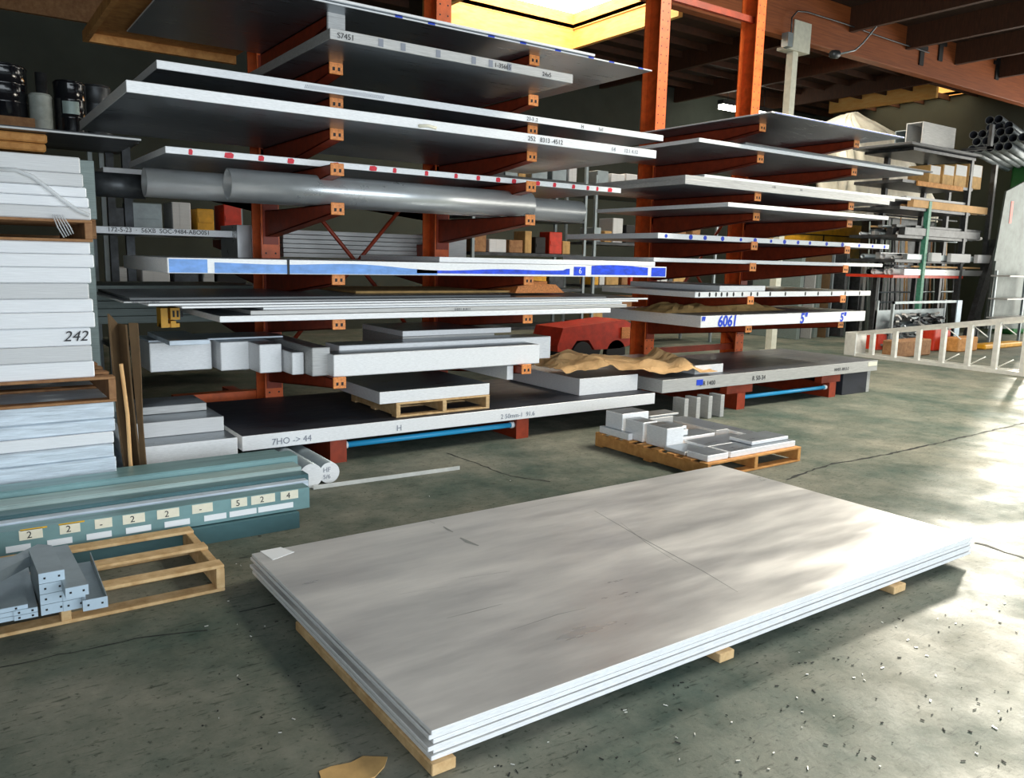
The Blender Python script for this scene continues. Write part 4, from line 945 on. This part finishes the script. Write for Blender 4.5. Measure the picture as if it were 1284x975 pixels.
# pale plastic drape
def drape():
    y = 10.9; cx, ztp_ = W(1100, 137, y); lv = []
    x0, zb = W(1065, 268, y); x1 = W(1188, 268, y)[0]; xt0 = W(1066, 150, y)[0]; xt1 = W(1135, 165, y)[0]
    rows = 26; nseg = 60; vs = []
    for r in range(rows):
        t = r/(rows-1); z = ztp_+(zb-ztp_)*t
        if t < .16:
            k = t/.16; a = cx+(xt0-cx)*k**.6; b = cx+(xt1-cx)*k
        else:
            k = (t-.16)/.84; a = xt0+(x0-xt0)*k; b = xt1+(x1-xt1)*min(1, k*1.25)
        hw = max((b-a)/2, .04); c = (a+b)/2; dp = .5*min(1, .1+t*5)
        for s_ in range(nseg):
            th_ = 2*math.pi*s_/nseg; ct, st_ = math.cos(th_), math.sin(th_)
            px_ = c+hw*math.copysign(abs(ct)**.45, ct); py_ = y+.55+dp*math.copysign(abs(st_)**.45, st_)
            f = (.05*math.sin(s_*1.9+t*3)+.09*noise.noise(Vector((s_*.5, t*7, 0))))*min(1, t*4)
            vs.append((px_+f*.6, py_+f, z+.03*noise.noise(Vector((s_*.3, t*9, 4)))))
    mb = MB().add(vs, [(r*nseg+s_, r*nseg+(s_+1) % nseg, (r+1)*nseg+(s_+1) % nseg, (r+1)*nseg+s_) for r in range(rows-1) for s_ in range(nseg)], 0, True)
    mb.add(vs[:nseg], [tuple(range(nseg))])
    mb.box(W(1125,268,y)[0], x1-.2, y+.2, y+.9, 0, zb+.1, 1)
    tag(mb.build('plastic_covered_load', [M['tarp'], M['dsteel']]), 'tall load draped in pale crinkled plastic near the far skylight', 'covered load')
drape()

# ------------------------------------------------------------ right background rack
yr = 9.2
xr0 = W(1140, 190, yr)[0]; xr1 = 19.0
z_top = W(1140, 178, yr)[1]; z_box = W(1170, 229, yr)[1]; z_a = W(1170, 262, yr)[1]; z_b = W(1160, 296, yr)[1]; z_c = W(1160, 326, yr)[1]; z_d = W(1150, 345, yr)[1]
e = empty('storage_rack', ((xr0+xr1)/2, yr+.5, 0), 'crowded pipe storage rack with green upright at the far right', 'rack')
xg = W(1160, 300, yr)[0]
MB().box(xg, xg+.10, yr-.02, yr+.08, 0, z_a+.15).build('upright', M['greenc'], e)
for x in (xg+2.75, xr1-.2): MB().box(x, x+.10, yr+.0, yr+.1, 0, z_top-.13).build('upright', M['dsteel'], e)
for x in (xg, xg+2.75, xr1-.2): MB().box(x, x+.10, yr+1.0, yr+1.1, 0, z_top-.13).build('upright', M['dsteel'], e)
for z in (z_box, z_a, z_b, z_c, z_d, z_top-.07): MB().box(xr0-.1 if z != z_top-.07 else xr0+.2, xr1, yr+.02, yr+1.1, z-.06, z-.002).build('shelf_beam', M['dsteel'] if z != z_d else M['redm'], e)
plate('steel_sheet', 'wide dark sheet lying on the top of the far right rack', xr0-.1, xr1, yr-.1, yr+1.2, z_top-.05, z_top, big='milldark', edge='sawd')
# rectangular tubes
gtb = 'square tubes on the far right rack'
for i, (px, w_) in enumerate(((1145, .28), (1160, .28))):
    x = W(px, 150, yr)[0]
    ybk = yr+.05+i*.0
for i in range(2):
    y0 = yr+.42-i*.40; z0 = z_top+.001; h = .46-.08*(1-i)
    x0 = W(1143+14*i, 165, y0)[0]
    mb = MB().box(x0, xr1-1, y0, y0+.02, z0, z0+h).box(x0, xr1-1, y0+.34, y0+.36, z0, z0+h).box(x0, xr1-1, y0+.02, y0+.34, z0+h-.02, z0+h).box(x0, xr1-1, y0+.02, y0+.34, z0, z0+.02)
    tag(mb.build('square_tube', M['sawg' if i else 'gsteel']), ('rear grey square tube with open dark end, far right rack', 'front pale square tube with open end, far right rack')[i], 'tube', gtb)
# pipe bundle: many open pipes
gpp = 'round pipes bundled on top of the far right rack'
x0 = W(1216, 160, yr-.3)[0]; k = 0; r = .09
base = z_top+.36
mbs = empty('pipe_cradle', (x0+1.2, yr-.3, z_top), 'dark cradle carrying the bundle of open pipes, far right', 'cradle')
MB().box(x0+.3, x0+.4, yr-.62, yr-.02, z_top+.002, z_top+.06).box(x0+.3, x0+.4, yr-.62, yr-.55, z_top, z_top+.5).build('cradle_frame', M['dsteel'], mbs)
p0 = MB().pipe((0, 0, 0), (4.2, 0, 0), r, .010, 16, mo=1).build('steel_pipe', [M['dpipe'], M['navy']], local=True)
first = True
rowsN = [(5, 0), (6, 0), (5, 0), (3, .35), (2, .5)]
nm_r = ['bottom', 'second', 'third', 'fourth', 'top']
for rI, (n_, sh_) in enumerate(rowsN):
    for j in range(n_):
        o = p0 if first else p0.copy()
        if not first: C.objects.link(o)
        first = False
        yy = yr+.30-j*2*r*1.05-(rI % 2)*r-sh_*.4; zz = z_top+.06+r+rI*r*1.76
        xo = W(1216, 160, yr+.3)[0]
        o.location = (xo+.25*(rI > 2)+random.uniform(-.02, .02), yy-.1, zz)
        o.rotation_euler = (0, 0, .25)
        tag(o, 'open ended grey pipe, %s row, %s from left in the far right bundle' % (nm_r[rI], ords[j]), 'pipe', gpp)
# cartons
gct = 'cartons on the far right rack'
for i, (a_, b_) in enumerate(((1167, 1181), (1184, 1198), (1199, 1214), (1216, 1233))):
    x0 = W(a_, 220, yr)[0]; x1 = W(b_, 220, yr)[0]; zt_ = W(a_, 206+i*-.5, yr)[1]
    o = MB().box(x0, x1, yr+.03, yr+.5, z_box, zt_, b=.006).build('cardboard_carton', M['cardl'])
    tag(o, 'open tan carton with white paper, %s of four on far right rack' % ('leftmost', 'second', 'third', 'rightmost')[i], 'carton', gct)
    MB().box(x0+.03, x1-.03, yr+.024, yr+.03, (z_box+zt_)/2, zt_-.01).build('white_sheet', M['whiteg'], o)
plate('timber_board', 'orange timber shelf board under the four cartons', W(1150, 228, yr)[0], xr1-.5, yr-.02, yr+.02, z_box-.10, z_box-.002, big='woodo', edge='woodo', cat='board')
# bars and small stock on levels
rnd = random.Random(11)
for lvl, (z, nm) in enumerate(((z_a, 'level under the cartons'), (z_b, 'level of shiny bar ends'), (z_c, 'level of white blocks'), (z_d, 'level on the red beam'))):
    used = set()
    for j in range(9):
        yy = yr+.06+j*.105; l_ = rnd.uniform(2.5, 4.0); x0 = xr0+rnd.uniform(-.1, .7); r = rnd.uniform(.03, .07)
        m = rnd.choice(['dsteel', 'gsteel', 'sawg', 'kraft' if lvl == 0 else 'steel', 'whiteg'])
        if j % 3 == 0: mb = MB().box(x0, x0+l_, yy-r, yy+r, z+.001, z+2*r+.02, b=.003)
        else: mb = MB().pipe((x0, yy, z+r+.001), (x0+l_, yy, z+r+.001), r, .008, 12)
        tag(mb.build('metal_bar', M[m]), 'bar lying on the %s, %s from the front' % (nm, ords[j]), 'bar', 'bars on the far right rack')
rnd = random.Random(21)
for z, nm in ((z_a, 'level under the cartons'), (z_b, 'level of shiny bar ends'), (z_d, 'level on the red beam')):
    for j in range(6):
        yy = yr+.10+j*.15; x0 = xr0+rnd.uniform(.0, .9); r = rnd.uniform(.02, .04); zz = z+.165
        tag(MB().box(x0, x0+rnd.uniform(1.6, 3), yy-r*1.6, yy+r*1.6, zz, zz+r*1.5, b=.003).build('metal_bar', M[rnd.choice(['dsteel', 'gsteel', 'sawg', 'whiteg', 'kraft'])]), 'upper bar on the %s, %s from the front' % (nm, ords[j]), 'bar', 'bars on the far right rack')
for i, (a_, b_, t_) in enumerate(((1164, 1176, 304), (1188, 1213, 305), (1222, 1250, 306))):
    x0 = W(a_, 315, yr)[0]; x1 = W(b_, 315, yr)[0]; zt_ = z_c+.16
    tag(MB().box(x0, x1, yr-.09, yr+.0, z_c-.03, zt_, b=.01).build('white_block', M['whiteg']), 'white wrapped block on far right rack, %s of three' % ('left', 'middle', 'right')[i], 'block', 'white wrapped blocks')
# scrap bin
yq = 8.8
x0, zt_ = W(1121, 378, yq); x1 = W(1206, 380, yq)[0]
e = empty('scrap_bin', ((x0+x1)/2, yq+.19, 0), 'open bin heaped with grey metal scrap behind the ladder', 'bin')
mb = MB()
for q in ((x0, x0+.05, yq, yq+.05), (x1-.05, x1, yq, yq+.05), (x0, x0+.05, yq+.33, yq+.38), (x1-.05, x1, yq+.33, yq+.38)): mb.box(*q, 0, zt_)
mb.box(x0, x1, yq, yq+.04, .12, .17).box(x0, x1, yq, yq+.04, zt_-.05, zt_).box(x0, x1, yq+.34, yq+.38, .12, zt_*.8).box(x0, x1, yq, yq+.38, .08, .12)
mb.build('bin_frame', M['gsteel'], e)
MB().box(x1-.22, x1-.02, yq-.02, yq, .12, zt_).build('corner_plate', M['gpale'], e)
rnd = random.Random(5); mb = MB()
for i in range(110):
    a_ = rnd.uniform(0, math.pi); c_ = Vector((rnd.uniform(x0+.25, x1-.25), rnd.uniform(yq+.1, yq+.28), rnd.uniform(.16, zt_*.72)))
    T = Matrix.Translation(c_) @ Matrix.Rotation(a_, 4, 'Z') @ Matrix.Rotation(rnd.uniform(-.5, .5), 4, 'Y')
    mb.box(-rnd.uniform(.05, .2), rnd.uniform(.05, .2), -.03, .03, -.02, .02, rnd.choice((0, 0, 1, 2)), T=T)
o = mb.build('metal_scrap', [M['dsteel'], M['gsteel'], M['sawg']]); tag(o, 'heap of grey metal offcuts lying in the open bin', 'scrap', kind='stuff')
x0_ = W(1110, 412, 8.9)[0]; tag(MB().prism([(x0_-.05, .001), (x0_-.05, .34), (x0_+.25, .30), (x0_+.3, .001)], 9.0, 9.35, 'y').build('red_box', M['redm']), 'small red metal box beside the scrap bin', 'box')
# dark leaning bar, leaning grey sheets and green machine at the right edge
y = 9.1
a_ = W(1214, 405, y); b_ = W(1250, 300, y)
mb = MB().prism([(a_[0], .001), (a_[0]+.35, .001), (b_[0]+.25, b_[1]), (b_[0], b_[1])], y, y+.12, 'y')
tag(mb.build('leaning_channel', M['dsteel']), 'black channel leaning beside the grey sheets at the right edge', 'steel channel')
y = 8.9
pts = [W(*q, y) for q in ((1234, 412), (1247, 325), (1262, 240), (1290, 225), (1290, 412))]
o = MB().prism([(a_, max(.001, b_)) for a_, b_ in pts], y, y+.04, 'y').build('leaning_sheet', M['sheetd']); tag(o, 'tall grey sheet leaning at the right picture edge', 'metal sheet')
x_, z_ = W(1267, 266, y-.01); MB().box(x_, x_+.12, y-.006, y, z_-.25, z_+.25).build('red_sticker', M['redm'], o)
pts = [W(*q, y-.25) for q in ((1238, 412), (1249, 327), (1290, 335), (1290, 412))]
tag(MB().prism([(a_, max(.001, b_)) for a_, b_ in pts], y-.25, y-.21, 'y').build('leaning_sheet', M['sheetd']), 'shorter blue grey sheet in front of the tall leaning one', 'metal sheet')
e = empty('parts_shelf', (W(1275, 400, 8.4)[0], 8.4, 0), 'small open steel shelf at the right edge with parts', 'shelf')
x0 = W(1254, 400, 8.3)[0]
for z in (W(1254, 345, 8.3)[1], W(1254, 374, 8.3)[1], W(1254, 398, 8.3)[1]): MB().box(x0, x0+1.6, 8.2, 8.6, z-.03, z).build('shelf', M['sawg'], e)
for x in (x0+.06, x0+1.5): MB().box(x, x+.05, 8.5, 8.55, 0, W(1254, 345, 8.3)[1]+.1).build('upright', M['gsteel'], e)
x0 = W(1268, 300, 9.9)[0]
e = empty('green_machine', (x0+1, 10, 0), 'dark green machine frame at the far right picture edge', 'machine')
MB().box(x0, x0+1.8, 9.6, 10.1, 0, W(1268, 175, 9.9)[1], b=.05).build('frame', M['green'], e)
MB().tube([(x0-.1, 9.55, W(1268, 243, 9.6)[1]), (x0+1, 9.55, W(1268, 247, 9.6)[1])], .03, 10).build('control_lever', M['gsteel'], e)

# ------------------------------------------------------------ ladder lying on its side
def ladder():
    xL = 13.9; ya, yb_ = 8.75, 3.2; n = 13
    e = empty('step_ladder', (xL, (ya+yb_)/2, 0), 'long aluminium step ladder lying on its side on the floor', 'ladder')
    def hgt(y): t = (ya-y)/(ya-yb_); return .43+.95*t
    def low(y): return .03
    mb = MB().prism([(ya, .0), (yb_, .0), (yb_, .07), (ya, .06)], xL-.03, xL+.03, 'x')
    mb.build('side_rail', M['ladder'], e)
    MB().prism([(ya, hgt(ya)-.05), (yb_, hgt(yb_)-.07), (yb_, hgt(yb_)), (ya, hgt(ya))], xL-.03, xL+.03, 'x').build('side_rail', M['ladder'], e)
    MB().prism([(ya, .0), (yb_, .0), (yb_, .07), (ya, .06)], xL+.25, xL+.29, 'x').build('rear_rail', M['ladder'], e)
    MB().prism([(ya, hgt(ya)-.08), (yb_, hgt(yb_)-.12), (yb_, hgt(yb_)-.06), (ya, hgt(ya)-.03)], xL+.25, xL+.29, 'x').build('rear_rail', M['ladder'], e)
    MB().box(xL-.04, xL+.30, ya-.22, ya+.02, .0, hgt(ya)+.01, b=.01).build('top_cap', M['ladder'], e)
    for k in range(1, n):
        y = ya-.05-k*(ya-yb_)/n
        MB().box(xL-.028, xL+.05, y-.075, y+.0, .06, hgt(y)-.05).build('step', M['ladder'], e)
        if k > 3:
            MB().tube([(xL+.05, y-.04, .07), (xL+.05, y-.30, .24)], .010, 6).build('step_brace', M['ladder'], e)
            MB().tube([(xL+.05, y-.04, hgt(y)-.06), (xL+.05, y-.30, hgt(y)-.24)], .010, 6).build('step_brace', M['ladder'], e)
ladder()
# low things behind the ladder
for i, (a_, b_, t_, m, lb_) in enumerate(((1170, 1190, 405, 'redm', 'red low case behind the ladder'), (1200, 1225, 424, 'woodo', 'orange timber piece lying behind the ladder'), (1095, 1140, 430, 'woodd', 'brown boxes on the floor behind the ladder steps'), (1235, 1284, 446, 'machine', 'yellow bar lying behind the near ladder steps'))):
    yy = 8.0 if i != 0 else 8.35; x0 = W(a_, 440, yy)[0]; x1 = W(b_, 440, yy)[0]; zt_ = max(.1, W(a_, t_, yy)[1])
    if x0 < 14.3: x0, x1 = 14.35, 14.35+(x1-x0)
    tag(MB().box(x0, x1, yy, yy+.3, .001, min(zt_, .5), b=.02).build('low_case', M[m]), lb_, 'box')
# floor debris
rnd = random.Random(2); mb = MB()
for i in range(330):
    if i < 220: px, py = rnd.uniform(560, 1284), rnd.uniform(740, 972)
    else: px, py = rnd.uniform(250, 700), rnd.uniform(600, 972)
    x, y = G(px, py)
    if 1.15 < x < 4.75 and 2.04 < y < 3.95: continue
    if x < 1.1 and 3.8 < y: continue
    T = Matrix.Translation((x, y, .0012)) @ Matrix.Rotation(rnd.uniform(0, 6), 4, 'Z'); l_ = rnd.uniform(.002, .010)*rnd.random()+.002; w_ = rnd.uniform(.0008, .003)
    mb.box(-l_, l_, -w_, w_, 0, .0022, 0 if rnd.random() < .75 else 1, T=T)
tag(mb.build('floor_debris', [M['crack'], M['ladder']]), 'tiny chips and shavings scattered over the concrete floor', 'debris', kind='stuff')
for o in list(bpy.data.objects):
    if o.type == 'MESH' and o.data.users == 1: o.data.name = o.name
